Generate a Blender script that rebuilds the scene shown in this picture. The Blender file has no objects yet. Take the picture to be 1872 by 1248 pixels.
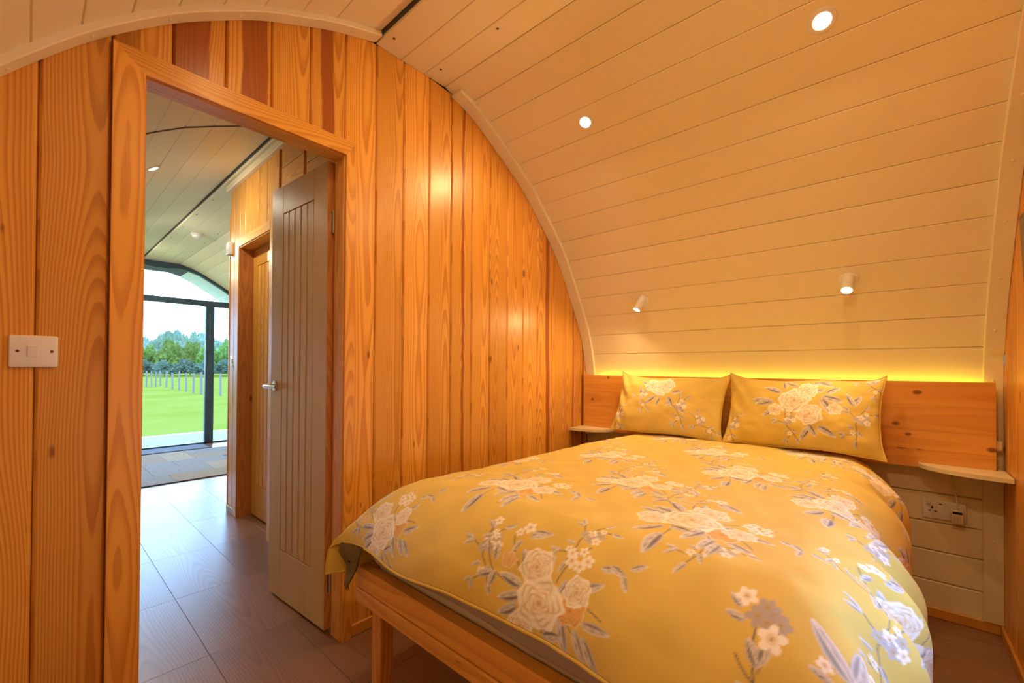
import bpy, bmesh, math, random
import numpy as np
from mathutils import Vector, Matrix, noise as mnoise
random.seed(7); rng = np.random.default_rng(5)
sc = bpy.context.scene
COL = sc.collection
# ------------------------------------------------------------------ camera
FPX, YAW, ROLL, PITCH, V0 = 781.007, 0.724, 0.006578, 0.008665, 665.249
CAM = Vector((1.7248, 0.0, 1.15))
S_, C_ = math.sin(YAW), math.cos(YAW)
_F = Vector((-S_, C_, 0)); _R = Vector((C_, S_, 0)); _Z = Vector((0, 0, 1))
_F2 = math.cos(PITCH)*_F + math.sin(PITCH)*_Z
_U2 = -math.sin(PITCH)*_F + math.cos(PITCH)*_Z
RA = math.cos(ROLL)*_R + math.sin(ROLL)*_U2
UA = math.cos(ROLL)*_U2 - math.sin(ROLL)*_R
cd = bpy.data.cameras.new('camera'); cam = bpy.data.objects.new('camera', cd); COL.objects.link(cam)
cd.sensor_width = 36; cd.lens = FPX/1872*36; cd.shift_y = (V0-624)/1872; cd.clip_start = .02; cd.clip_end = 500
M = Matrix.Identity(4)
for i in range(3):
    M[i][0] = RA[i]; M[i][1] = UA[i]; M[i][2] = -_F2[i]; M[i][3] = CAM[i]
cam.matrix_world = M
sc.camera = cam
# ------------------------------------------------------------------ exposure, world, sun
vs = sc.view_settings
vs.view_transform = 'Standard'; vs.look = 'None'; vs.gamma = 1; vs.use_curve_mapping = False; vs.exposure = 0.0
W = bpy.data.worlds.new('sky'); sc.world = W; W.use_nodes = True
nt = W.node_tree; nt.nodes.clear()
_o = nt.nodes.new('ShaderNodeOutputWorld'); _b = nt.nodes.new('ShaderNodeBackground'); _b.inputs[1].default_value = 13.0
_t = nt.nodes.new('ShaderNodeTexCoord'); _s = nt.nodes.new('ShaderNodeSeparateXYZ'); _r = nt.nodes.new('ShaderNodeValToRGB')
nt.links.new(_t.outputs['Generated'], _s.inputs[0]); nt.links.new(_s.outputs['Z'], _r.inputs[0])
_r.color_ramp.elements[0].position = 0.0; _r.color_ramp.elements[0].color = (.34, .63, 1, 1)
_r.color_ramp.elements[1].position = .7; _r.color_ramp.elements[1].color = (.30, .55, 1, 1)
nt.links.new(_r.outputs[0], _b.inputs[0]); nt.links.new(_b.outputs[0], _o.inputs[0])
sl = bpy.data.lights.new('sun', 'SUN'); sl.energy = 5.0; sl.angle = .02; sl.color = (1, .93, .8)
sun = bpy.data.objects.new('sun', sl); COL.objects.link(sun)
sun.rotation_euler = Vector((-.55, .35, -.75)).to_track_quat('-Z', 'Y').to_euler()
WARM = (1.0, .655, .29)
LAMP_E = 7.5          # watts of each ceiling downlight
# ------------------------------------------------------------------ node helpers
class G:
    def __init__(s, name):
        s.m = bpy.data.materials.new(name); s.m.use_nodes = True
        s.t = s.m.node_tree; s.t.nodes.clear()
        s.out = s.n('OutputMaterial')
    def n(s, k, **kw):
        x = s.t.nodes.new('ShaderNode'+k)
        for a, v in kw.items(): setattr(x, a, v)
        return x
    def put(s, sock, v):
        if isinstance(v, bpy.types.NodeSocket): s.t.links.new(v, sock)
        elif isinstance(v, (tuple, list)) and sock.type == 'RGBA' and len(v) == 3: sock.default_value = (*v, 1)
        else: sock.default_value = v
    def math(s, op, a, b=0.0, c=None, clamp=False):
        x = s.n('Math', operation=op, use_clamp=clamp)
        s.put(x.inputs[0], a); s.put(x.inputs[1], b)
        if c is not None: s.put(x.inputs[2], c)
        return x.outputs[0]
    def mix(s, f, a, b, blend='MIX'):
        x = s.n('Mix', data_type='RGBA', blend_type=blend)
        s.put(x.inputs[0], f); s.put(x.inputs[6], a); s.put(x.inputs[7], b)
        return x.outputs[2]
    def comb(s, x, y, z):
        c = s.n('CombineXYZ')
        for i, v in enumerate((x, y, z)): s.put(c.inputs[i], v)
        return c.outputs[0]
    def noise(s, vec, scale, detail=2.0, rough=.5, color=False):
        x = s.n('TexNoise'); s.put(x.inputs['Vector'], vec)
        x.inputs['Scale'].default_value = scale; x.inputs['Detail'].default_value = detail; x.inputs['Roughness'].default_value = rough
        return x.outputs[1 if color else 0]
    def smooth(s, v, a, b):
        x = s.n('MapRange', interpolation_type='SMOOTHSTEP'); s.put(x.inputs[0], v)
        x.inputs[1].default_value = a; x.inputs[2].default_value = b
        return x.outputs[0]
    def obj(s):
        t = s.n('TexCoord'); x = s.n('SeparateXYZ'); s.t.links.new(t.outputs['Object'], x.inputs[0])
        return t.outputs['Object'], x.outputs
    def rnd(s): return s.n('ObjectInfo').outputs['Random']
    def bsdf(s, color, rough=.5, metal=0, bump=None, bstr=.2, bdist=.002, **kw):
        p = s.n('BsdfPrincipled'); s.put(p.inputs['Base Color'], color); s.put(p.inputs['Roughness'], rough); s.put(p.inputs['Metallic'], metal)
        for k, v in kw.items(): s.put(p.inputs[k], v)
        if bump is not None:
            b = s.n('Bump'); b.inputs['Strength'].default_value = bstr; b.inputs['Distance'].default_value = bdist
            s.put(b.inputs['Height'], bump); s.t.links.new(b.outputs[0], p.inputs['Normal'])
        s.t.links.new(p.outputs[0], s.out.inputs[0]); return s.m

def flat(name, color, rough=.5, metal=0, **kw):
    g = G(name); co, _ = g.obj()
    n = g.noise(co, 30, 3)
    c = g.mix(g.math('MULTIPLY', n, .25), color, tuple(x*.8 for x in color))
    return g.bsdf(c, rough, metal, **kw)

def pine(name, light, dark, rough=.38, axis='xz', freq=185., contrast=.62, knot=1.0, vary=.22, streaks=True, kth=.74, kv=(7.0, 2.3), kd=(.03, .085)):
    """board cut from a log: rings of a slightly wandering cylinder seen in a plane; grain along local z (or x)"""
    g = G(name); co, xyz = g.obj(); r = g.rnd()
    u, z = (g.math('ADD', xyz[0], xyz[1]), xyz[2]) if axis == 'xz' else ((g.math('ADD', xyz[1], xyz[2]), xyz[0]) if axis in ('yx', 'zx') else (g.math('ADD', xyz[0], xyz[2]), xyz[1]))
    seed = g.math('MULTIPLY', r, 37.0)
    zz = g.math('ADD', z, seed)
    uo = g.math('ADD', u, g.math('MULTIPLY', g.math('SUBTRACT', r, .5), .09))
    wob = g.noise(g.comb(seed, seed, g.math('MULTIPLY', zz, 1.1)), 1.0, 2)
    uo = g.math('ADD', uo, g.math('MULTIPLY', g.math('SUBTRACT', wob, .5), .05))
    r2 = g.math('FRACT', g.math('MULTIPLY', r, 13.7))
    d = g.math('ADD', g.math('MULTIPLY', g.noise(g.comb(seed, 3.3, g.math('MULTIPLY', zz, .75)), 1.0, 1), .11), g.math('MULTIPLY', r2, .045))
    fine = g.noise(g.comb(g.math('MULTIPLY', u, 26.0), seed, g.math('MULTIPLY', zz, 3.5)), 1.0, 3)
    rad = g.math('SQRT', g.math('ADD', g.math('MULTIPLY', uo, uo), g.math('MULTIPLY', d, d)))
    rad = g.math('ADD', rad, g.math('MULTIPLY', fine, .0035))
    ring = g.math('FRACT', g.math('MULTIPLY', rad, freq))
    late = g.math('MULTIPLY', g.smooth(ring, .25, .85), g.math('SUBTRACT', 1.0, g.smooth(ring, .9, 1.0)))
    fib = g.noise(g.comb(g.math('MULTIPLY', u, 300.0), seed, g.math('MULTIPLY', zz, 8.0)), 1.0, 2)
    f = g.math('ADD', g.math('MULTIPLY', late, contrast), g.math('MULTIPLY', g.math('SUBTRACT', fib, .5), .35), clamp=True)
    c = g.mix(f, light, dark)
    warm = g.noise(g.comb(g.math('MULTIPLY', u, 9.0), seed, g.math('MULTIPLY', zz, .7)), 1.0, 2)
    c = g.mix(g.math('MULTIPLY', g.smooth(warm, .5, .8), .45), c, tuple(x*y for x, y in zip(dark, (1.0, .85, .7))))
    hv = g.n('HueSaturation'); g.put(hv.inputs['Color'], c)
    g.put(hv.inputs['Value'], g.math('ADD', 1-vary*.5, g.math('MULTIPLY', r2, vary)))
    c = hv.outputs[0]
    if streaks:
        a1 = g.n('Attribute', attribute_type='OBJECT', attribute_name='streak_at').outputs['Fac']
        a2 = g.n('Attribute', attribute_type='OBJECT', attribute_name='streak_width').outputs['Fac']
        wv = g.noise(g.comb(seed, 1.0, g.math('MULTIPLY', zz, 2.2)), 1.0, 3)
        du = g.math('ABSOLUTE', g.math('SUBTRACT', g.math('ADD', u, g.math('MULTIPLY', g.math('SUBTRACT', wv, .5), .05)), a1))
        k = g.math('SUBTRACT', 1.0, g.smooth(g.math('SUBTRACT', du, a2), -.004, .004))
        k = g.math('MULTIPLY', k, g.math('GREATER_THAN', a2, .001))
        c = g.mix(g.math('MULTIPLY', k, .8), c, (.27, .045, .008))
    if knot:
        v = g.n('TexVoronoi', voronoi_dimensions='2D'); g.put(v.inputs['Vector'], g.comb(g.math('ADD', seed, g.math('MULTIPLY', u, kv[0])), g.math('MULTIPLY', zz, kv[1]), 0.0)); v.inputs['Scale'].default_value = 1.0
        cs = g.n('SeparateXYZ'); g.t.links.new(v.outputs['Color'], cs.inputs[0])
        on = g.math('GREATER_THAN', cs.outputs[0], kth)
        kk = g.math('MULTIPLY', g.math('SUBTRACT', 1.0, g.smooth(g.math('ADD', v.outputs['Distance'], g.math('MULTIPLY', cs.outputs[1], .045)), kd[0], kd[1])), on)
        c = g.mix(g.math('MULTIPLY', kk, .85*knot), c, (.16, .05, .015))
    return g.bsdf(c, rough, bump=late, bstr=.12, bdist=.001)

M_PINE = pine('varnished_pine', (.80, .395, .068), (.47, .15, .018), .33)
M_PINE_TRIM = pine('pine_trim', (.80, .395, .068), (.53, .19, .027), .33, knot=.6, streaks=False)
M_PINE_X = pine('pine_lengthwise', (.84, .45, .09), (.60, .24, .04), .38, axis='zx', freq=60, contrast=.5, knot=1.0, streaks=False)
M_PINE_Y = pine('pine_depthwise', (.80, .395, .068), (.53, .19, .027), .33, axis='xy', knot=.6, streaks=False)
M_OAK = pine('oak_veneer', (.68, .455, .19), (.53, .33, .12), .36, freq=160, contrast=.35, knot=0, vary=.08, streaks=False)
M_FLOOR = pine('vinyl_wood_tile', (.29, .145, .085), (.17, .08, .045), .30, axis='yx', freq=130, contrast=.5, knot=.25, vary=.3, streaks=False)

def painted():
    g = G('white_painted_board'); co, xyz = g.obj(); r = g.rnd()
    n = g.noise(co, 3, 4); n2 = g.noise(g.comb(g.math('MULTIPLY', xyz[0], 90.0), 0.0, g.math('MULTIPLY', xyz[2], 4.0)), 1, 3)
    c = g.mix(g.math('MULTIPLY', n, .35), (.85, .77, .58), (.79, .70, .50))
    return g.bsdf(c, .42, bump=n2, bstr=.06, bdist=.001)
M_WHITE = painted()
M_PLASTIC = flat('white_plastic', (.82, .82, .82), .3)
M_CREAM = flat('cream_plastic', (.80, .72, .50), .4)
M_METAL = flat('brushed_steel', (.62, .60, .57), .25, 1.0)
M_DARKMETAL = flat('dark_metal', (.10, .09, .08), .4, .8)
M_ANTH = flat('anthracite_powder_coat', (.03, .065, .10), .45)
M_BLACK = flat('black_plastic', (.012, .012, .014), .25)
M_SCREEN = flat('dark_glass_screen', (.01, .011, .014), .08)
M_DARK = flat('dark_void', (.03, .015, .01), .8)
M_SHEET = flat('grey_fitted_sheet', (.50, .46, .53), .85)
M_MATT = flat('mattress_ticking', (.72, .68, .64), .9)
M_SHELL = flat('outer_shell', (.10, .09, .08), .9)
M_SHELF = flat('cream_painted_shelf', (.82, .72, .48), .35)
def emis(name, c, s):
    g = G(name); e = g.n('Emission'); g.put(e.inputs[0], c); e.inputs[1].default_value = s
    g.t.links.new(e.outputs[0], g.out.inputs[0]); return g.m
M_LAMP = emis('lamp_lens', (1, .86, .62), 14)
M_LED = emis('led_tape', (1, .78, .08), 11)
def glass():
    g = G('window_glass'); tr = g.n('BsdfTransparent'); gl = g.n('BsdfGlossy'); gl.inputs['Roughness'].default_value = .02
    fr = g.n('Fresnel'); fr.inputs[0].default_value = 1.35; mx = g.n('MixShader')
    g.t.links.new(fr.outputs[0], mx.inputs[0]); g.t.links.new(tr.outputs[0], mx.inputs[1]); g.t.links.new(gl.outputs[0], mx.inputs[2])
    g.t.links.new(mx.outputs[0], g.out.inputs[0]); return g.m
M_GLASS = glass()
def cloth():
    g = G('printed_cotton'); a = g.n('Attribute', attribute_type='GEOMETRY', attribute_name='print')
    co, _ = g.obj(); n = g.noise(co, 700, 2)
    return g.bsdf(a.outputs['Color'], .85, bump=n, bstr=.12, bdist=.0008, **{'Sheen Weight': .15})
M_CLOTH = cloth()
def plainy():
    g = G('mustard_cotton'); co, _ = g.obj(); n = g.noise(co, 40, 3)
    return g.bsdf(g.mix(g.math('MULTIPLY', n, .4), (.75, .55, .135), (.66, .48, .11)), .85)
M_MUSTARD = plainy()
def reverse():
    g = G('cotton_reverse'); co, _ = g.obj(); n = g.noise(co, 40, 3)
    return g.bsdf(g.mix(n, (.20, .16, .08), (.15, .12, .06)), .9)
M_REV = reverse()
def grass():
    g = G('mown_grass'); co, _ = g.obj(); a = g.noise(co, .35, 4); b = g.noise(co, 6, 4)
    c = g.mix(g.smooth(a, .3, .7), (.085, .11, .016), (.11, .125, .024)); c = g.mix(g.math('MULTIPLY', b, .4), c, (.06, .09, .01))
    return g.bsdf(c, .9, bump=b, bstr=.5, bdist=.03, **{'Specular IOR Level': 0.0})
M_GRASS = grass()
def leafm(name, a, b):
    g = G(name); co, _ = g.obj(); n = g.noise(co, 3.5, 5, .7); r = g.rnd()
    c = g.mix(g.smooth(n, .35, .65), a, b); hv = g.n('HueSaturation'); g.put(hv.inputs['Color'], c)
    g.put(hv.inputs['Value'], g.math('ADD', .8, g.math('MULTIPLY', r, .4))); g.put(hv.inputs['Hue'], g.math('ADD', .48, g.math('MULTIPLY', r, .04)))
    return g.bsdf(hv.outputs[0], .8, bump=n, bstr=.8, bdist=.2, **{'Specular IOR Level': 0.05})
M_LEAF1 = leafm('bright_foliage', (.03, .075, .012), (.075, .13, .028))
M_LEAF2 = leafm('hill_foliage', (.055, .10, .07), (.11, .17, .115))  # distance haze put into the colour: paler, bluer greens
M_LEAF3 = leafm('dark_hedge', (.024, .05, .034), (.05, .085, .06))
M_POST = flat('weathered_post', (.09, .085, .076), .9)
M_BARK = flat('bark', (.10, .07, .05), .9)
M_DECK = flat('grey_deck_board', (.10, .125, .17), .55)
M_EDGE = flat('pale_deck_edge', (.5, .52, .54), .6)
# ------------------------------------------------------------------ mesh helpers
class MB:
    def __init__(s): s.bm = bmesh.new()
    def box(s, c, size, r=0.0, seg=1, rot=None):
        res = bmesh.ops.create_cube(s.bm, size=1.0); vs_ = res['verts']
        for v in vs_: v.co = Vector((v.co.x*size[0], v.co.y*size[1], v.co.z*size[2]))
        if r > 0:
            es = list({e for v in vs_ for e in v.link_edges})
            k = bmesh.ops.bevel(s.bm, geom=es, offset=r, segments=seg, profile=.5, affect='EDGES')
            vs_ = list({v for f in k['faces'] for v in f.verts} | {v for v in vs_ if v.is_valid})
        Mx = Matrix.Translation(c) @ (rot.to_4x4() if rot else Matrix.Identity(4))
        bmesh.ops.transform(s.bm, matrix=Mx, verts=vs_)
        return s
    def lo(s, a, b, r=0.0, seg=1):
        a, b = Vector(a), Vector(b); return s.box((a+b)/2, (b-a), r, seg)
    def prism(s, pts, z0, z1, axis=2):
        def P(p, h): return {2: (p[0], p[1], h), 0: (h, p[0], p[1]), 1: (p[0], h, p[1])}[axis]
        a = [s.bm.verts.new(P(p, z0)) for p in pts]; b = [s.bm.verts.new(P(p, z1)) for p in pts]; n = len(pts)
        s.bm.faces.new(a[::-1]); s.bm.faces.new(b)
        for i in range(n): s.bm.faces.new((a[i], a[(i+1) % n], b[(i+1) % n], b[i]))
        return s
    def tube(s, pts, rad, n=10, caps=True):
        pts = [Vector(p) for p in pts]; rings = []
        rad = rad if isinstance(rad, (list, tuple)) else [rad]*len(pts)
        for i, p in enumerate(pts):
            d = (pts[min(i+1, len(pts)-1)]-pts[max(i-1, 0)]).normalized()
            a = d.orthogonal().normalized() if abs(d.z) > .9 else d.cross(Vector((0, 0, 1))).normalized()
            b = d.cross(a)
            rings.append([s.bm.verts.new(p+rad[i]*(math.cos(t)*a+math.sin(t)*b)) for t in [2*math.pi*k/n for k in range(n)]])
        for A, Bq in zip(rings, rings[1:]):
            for k in range(n): s.bm.faces.new((A[k], A[(k+1) % n], Bq[(k+1) % n], Bq[k]))
        if caps: s.bm.faces.new(rings[0][::-1]); s.bm.faces.new(rings[-1])
        return s
    def lathe(s, prof, c, axis, n=24):
        """prof: (radius, height) pairs along axis from point c"""
        ax = Vector(axis).normalized(); a = ax.orthogonal().normalized(); b = ax.cross(a); c = Vector(c); rings = []
        for r, h in prof:
            if r < 1e-6: rings.append([s.bm.verts.new(c+ax*h)])
            else: rings.append([s.bm.verts.new(c+ax*h+r*(math.cos(t)*a+math.sin(t)*b)) for t in [2*math.pi*k/n for k in range(n)]])
        for A, Bq in zip(rings, rings[1:]):
            for k in range(n):
                x = [A[k % len(A)], A[(k+1) % len(A)], Bq[(k+1) % len(Bq)], Bq[k % len(Bq)]]
                u = []
                for v in x:
                    if v not in u: u.append(v)
                if len(u) >= 3: s.bm.faces.new(u)
        return s
    def mesh(s, name, off=None, smooth=False):
        bmesh.ops.recalc_face_normals(s.bm, faces=s.bm.faces[:])
        if off is not None: bmesh.ops.translate(s.bm, vec=-Vector(off), verts=s.bm.verts[:])
        me = bpy.data.meshes.new(name); s.bm.to_mesh(me); s.bm.free()
        if smooth:
            me.polygons.foreach_set('use_smooth', [True]*len(me.polygons))
            me.set_sharp_from_angle(angle=math.radians(40))
        return me

def link(o, parent=None, keep=True):
    COL.objects.link(o)
    if parent is not None:
        o.parent = parent
        if keep: o.matrix_parent_inverse = wm(parent).inverted()
    return o
def wm(o):
    m = o.matrix_basis.copy()
    if o.parent is not None: m = wm(o.parent) @ o.matrix_parent_inverse @ m
    return m
def tag(o, label=None, cat=None, group=None, kind=None):
    if label: o['label'] = label
    if cat: o['category'] = cat
    if group: o['group'] = group
    if kind: o['kind'] = kind
    return o
def obj(name, mb, mat, parent=None, origin=None, smooth=False):
    """ONE mesh object; geometry given in world space, origin moved to ORIGIN"""
    me = mb.mesh(name, origin, smooth) if isinstance(mb, MB) else mb
    me.materials.clear(); me.materials.append(mat)
    o = bpy.data.objects.new(name, me)
    if origin is not None: o.location = origin
    return link(o, parent)
def empty(name, loc):
    o = bpy.data.objects.new(name, None); o.location = loc; o.empty_display_size = .05; COL.objects.link(o); return o
def struct(name, mb, mat, label=None, origin=None):
    return tag(obj(name, mb, mat, None, origin), label, None, None, 'structure')

def plank(name, parent, o, A, D, Gv, w, ends, th, mat, ch=.004, gap=.0008):
    """board with chamfered long edges. o: middle of the front face, A across, D into the wall, Gv along the grain;
    ends = (start at -w/2, start at +w/2, end at -w/2, end at +w/2) along the grain"""
    A, D, Gv = Vector(A).normalized(), Vector(D).normalized(), Vector(Gv).normalized()
    h = w/2-gap; sec = [(-h, th), (-h, ch), (-h+ch, 0), (h-ch, 0), (h, ch), (h, th)]
    z0a, z0b, z1a, z1b = ends; v = []
    for k in (0, 1):
        for x, y in sec:
            f = (x+h)/(2*h); z = (z0a*(1-f)+z0b*f) if k == 0 else (z1a*(1-f)+z1b*f)
            v.append((x, y, z))
    f = [(0, 1, 2, 3, 4, 5), (11, 10, 9, 8, 7, 6)]+[(i, i+6, (i+1) % 6+6, (i+1) % 6) for i in range(6)]
    me = bpy.data.meshes.new(name); me.from_pydata(v, [], f); me.update()
    bm = bmesh.new(); bm.from_mesh(me); bmesh.ops.recalc_face_normals(bm, faces=bm.faces[:]); bm.to_mesh(me); bm.free()
    me.materials.append(mat)
    ob = bpy.data.objects.new(name, me)
    Mx = Matrix.Identity(4)
    for i in range(3): Mx[i][0] = A[i]; Mx[i][1] = D[i]; Mx[i][2] = Gv[i]; Mx[i][3] = o[i]
    ob.matrix_basis = Mx
    return link(ob, parent)
# ------------------------------------------------------------------ vault profile (y, z), measured joints of the boards
L = 2.0963; XE = -5.87
KY = 2.82
PR = [(KY, 1.085), (2.783, 1.255), (2.738, 1.390), (2.670, 1.521), (2.597, 1.645), (2.523, 1.764), (2.446, 1.881), (2.354, 1.9915),
      (2.251, 2.092), (2.149, 2.187), (2.045, 2.277), (1.922, 2.360), (1.796, 2.434), (1.674, 2.506), (1.549, 2.562), (1.412, 2.600)]
PT = [(1.412, 2.600), (1.280, 2.598), (1.149, 2.597), (1.017, 2.597)]
PL = [(1.008, 2.622), (.805, 2.551), (.672, 2.492), (.543, 2.431), (.419, 2.355), (.300, 2.274), (.190, 2.183), (.087, 2.086), (-.005, 1.984),
      (-.09, 1.88), (-.166, 1.763), (-.241, 1.645), (-.312, 1.52), (-.382, 1.39), (-.427, 1.255), (-.464, 1.085)]
ALLP = PR+PT[1:]+PL
def VZ(y):
    pts = sorted(ALLP)
    for (a, b), (c, d) in zip(pts, pts[1:]):
        if a <= y <= c: return b+(d-b)*(y-a)/max(c-a, 1e-9)
    return 1.085
def VY_right(z):
    for (a, b), (c, d) in zip(PR, PR[1:]):
        if b <= z <= d: return a+(c-a)*(z-b)/(d-b)
    return KY
def vnorm(i, P):
    a, b = P[max(i-1, 0)], P[min(i+1, len(P)-1)]
    t = Vector((b[0]-a[0], b[1]-a[1])).normalized(); return Vector((-t.y, t.x))
def inward(P, i):
    n = vnorm(i, P); c = Vector((1.2, 1.0))
    return n if n.dot(c-Vector(P[i])) > 0 else -n
# ceiling shell (the structural skin) + boards as its pieces
SH = [(KY, 0)]+PR+PT[1:]+PL+[(-.464, 0)]
mb = MB()
ring = []
for i, p in enumerate(SH):
    n = inward(SH, i); q0 = Vector(p)-n*.016; q1 = Vector(p)-n*.09
    ring.append((q0, q1))
xa, xb = XE-.02, L+.10
for (a0, a1), (b0, b1) in zip(ring, ring[1:]):
    q = [mb.bm.verts.new(v) for v in ((xa, *a0), (xa, *b0), (xa, *b1), (xa, *a1), (xb, *a0), (xb, *b0), (xb, *b1), (xb, *a1))]
    for f in ((0, 1, 2, 3), (7, 6, 5, 4), (0, 4, 5, 1), (2, 6, 7, 3)): mb.bm.faces.new([q[k] for k in f])
ceiling = struct('ceiling', mb, M_SHELL, 'curved board-lined barrel vault over the whole pod')
def vault_board(p, q, x0, x1, parent=ceiling):
    p, q = Vector(p), Vector(q); t = (q-p); m = (p+q)/2; w = t.length; t.normalize()
    n = Vector((-t.y, t.x));
    if n.dot(Vector((1.2, 1.0))-m) < 0: n = -n
    A = Vector((0, t.x, t.y)); D = Vector((0, -n.x, -n.y)); Gv = A.cross(D)
    ln = (x1-x0)/2; 
    return plank('ceiling_board', parent, ((x0+x1)/2, m.x, m.y), A, D, Gv, w, (-ln, -ln, ln, ln), .014, M_WHITE, .0028, .0006)
XS = [(0.0, L), (-1.104, -.078), (XE, -1.128)]
for (x0, x1) in XS:
    for P in (PR, PT, PL):
        for p, q in zip(P, P[1:]):
            if x1 < 0 and (p[1] < 1.5) and p[0] < 0: pass
            vault_board(p, q, x0, x1)
# dark joint strip across the passage ceiling
mb = MB()
for P in (PR, PL):
    for p, q in zip(P, P[1:]):
        m = (Vector(p)+Vector(q))/2; t = (Vector(q)-Vector(p)); ang = math.atan2(t.y, t.x)
        mb.box((-1.116, m.x, m.y+.006), (.022, t.length+.004, .012), rot=Matrix.Rotation(ang, 3, 'X'))
obj('joint_strip', mb, M_BARK, ceiling)
# ridge panel bolts
def bolt(x, y, z, n=(0, 0, -1), r=.006, name='bolt', mat=M_DARKMETAL, parent=ceiling):
    return obj(name, MB().lathe([(0, .003), (r*.6, .003), (r, .001), (r, -.004)], (0, 0, 0), n, 10).mesh(name), mat, parent, origin=(x, y, z))
for x in (.09, .47, .86, 1.25, 1.64, 2.0): bolt(x, 1.051, 2.5965); bolt(x, 1.312, 2.5985)
for k in range(10):
    bolt(-.5-.55*k, 1.051, 2.5965); bolt(-.5-.55*k, 1.36, 2.5985)
# ------------------------------------------------------------------ floor of wood-look tiles
floor = struct('floor', MB().lo((XE-.03, -.55, -.08), (L+.1, KY+.06, -.004)), M_DARK, 'wood effect tile floor running from bedroom to glazed end')
tw, tl = .305, .605
tile_me = None
ys = [.795+tw*k for k in range(-5, 8)]; xs = [-.91+tl*k for k in range(-9, 6)]
for j, y0 in enumerate(ys):
    off = .0 if j % 2 else .0
    for i, x0 in enumerate(xs):
        a, b = max(x0+off, XE), min(x0+tl+off, L+.0); c, d = max(y0, -.464), min(y0+tw, KY-.002)
        if b-a < .02 or d-c < .02: continue
        full = abs(b-a-tl) < 1e-4 and abs(d-c-tw) < 1e-4
        if full and tile_me is not None: me = tile_me
        else:
            g = .0006; me = MB().box((0, 0, -.003), (b-a-g*2, d-c-g*2, .006), .0007).mesh('floor_tile'); me.materials.append(M_FLOOR)
            if full: tile_me = me
        o = bpy.data.objects.new('floor_tile', me); o.location = ((a+b)/2, (c+d)/2, 0); link(o, floor)
# ------------------------------------------------------------------ partition (left of the picture) with the doorway
DY0, DY1, DZ = .233, .872, 2.037; TP = .075
def prof_poly(y0, y1, z0, drop=-.004):
    pts = [(y0, z0), (y1, z0)]
    top = [(y, VZ(y)+drop) for y in sorted([y1, y0]+[p[0] for p in ALLP if y0 < p[0] < y1], reverse=True)]
    return pts+top
mb = MB()
for y0, y1, z0 in ((-.464, DY0-.03, 0), (DY1+.03, KY, 0), (DY0-.03, DY1+.03, DZ+.03)):
    mb.prism(prof_poly(y0, y1, z0), -TP+.0, -.0125, axis=0)
wall_left = struct('wall_left', mb, M_PINE_TRIM, 'pine boarded partition with the doorway')
def part_plank(y0, y1, z0, sk=None):
    yc = (y0+y1)/2; A, D, Gv = (0, 1, 0), (-1, 0, 0), (0, 0, 1)
    zr = lambda y: min(VZ(max(min(y, KY-.001), -.463)), 2.61)-.001
    o = plank('plank', wall_left, (0, yc, 0), A, D, Gv, y1-y0, (z0, z0, zr(y0), zr(y1)), .012, M_PINE, .006, .0012)
    if sk: o['streak_at'] = sk[0]; o['streak_width'] = sk[1]
    else: o['streak_at'] = 0.0; o['streak_width'] = 0.0
    return o
jl = [-.463, -.425, -.28, -.135, .010, .154]
for a, b in zip(jl, jl[1:]): part_plank(a, b, 0)
part_plank(.154, .225, 0)
ja = [.155, .296, .442, .588, .731, .877]
SK = {.296: (-.02, .048), .442: (.012, .042), .731: (-.005, .026)}
for a, b in zip(ja, ja[1:]): part_plank(a, b, DZ+.035, SK.get(a))
jr = [.877, 1.023, 1.169, 1.319, 1.464, 1.613, 1.755, 1.905, 2.054, 2.199, 2.352, 2.499, 2.645, 2.79, KY]
SK2 = {1.464: (.01, .009), 2.199: (.035, .02), 2.645: (.03, .014), 2.499: (.05, .006)}
for a, b in zip(jr, jr[1:]): part_plank(a, b, 0, SK2.get(a))
# ------------------------------------------------------------------ right wall (x = L) with an unseen window placed for daylight on the bed
WIN = (.78, 1.50, .72, 1.00)      # y0, y1, z0, z1 of the unseen window, sized for its daylight on the duvet
mb = MB()
for y0, y1, z0 in ((-.464, WIN[0], 0), (WIN[1], KY, 0), (WIN[0], WIN[1], WIN[3])):
    mb.prism(prof_poly(y0, y1, z0), L+.0125, L+.09, axis=0)
mb.lo((L+.0125, WIN[0], 0), (L+.09, WIN[1], WIN[2]))
wall_right = struct('wall_right', mb, M_PINE_TRIM, 'pine boarded end wall beside the bed')
jj = [-.463]+[-.33+.145*k for k in range(0, 22)]; jj = [j for j in jj if j < KY-.03]+[KY]
def rplank(y0, y1, z0a, z1a):
    zr = (lambda y: VZ(max(min(y, KY-.001), -.463))-.001) if z1a is None else (lambda y: z1a)
    o = plank('plank', wall_right, (L, (y0+y1)/2, 0), (0, -1, 0), (1, 0, 0), (0, 0, 1), y1-y0, (z0a, z0a, zr(y1), zr(y0)), .012, M_PINE, .006, .0012)
    o['streak_at'] = 0.0; o['streak_width'] = 0.0
for a, b in zip(jj, jj[1:]):
    if b <= WIN[0] or a >= WIN[1]: rplank(a, b, 0, None)
    else:
        rplank(a, b, 0, WIN[2]); rplank(a, b, WIN[3], None)
        # slivers beside the opening are closed by the frame
mb = MB()
y0, y1, z0, z1 = WIN
for a, b in (((y0-.15, z0-.05), (y1+.15, z0+.02)), ((y0-.15, z1-.02), (y1+.15, z1+.05)), ((y0-.15, z0), (y0+.03, z1)), ((y1-.03, z0), (y1+.15, z1))):
    mb.lo((L-.02, a[0], a[1]), (L+.09, b[0], b[1]), .004)
window_2 = struct('window_2', mb, M_PINE_TRIM, 'unseen bedroom window placed in the end wall for daylight on the duvet')
obj('pane', MB().lo((L+.045, y0+.02, z0+.01), (L+.053, y1-.02, z1-.01)), M_GLASS, window_2)
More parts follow.
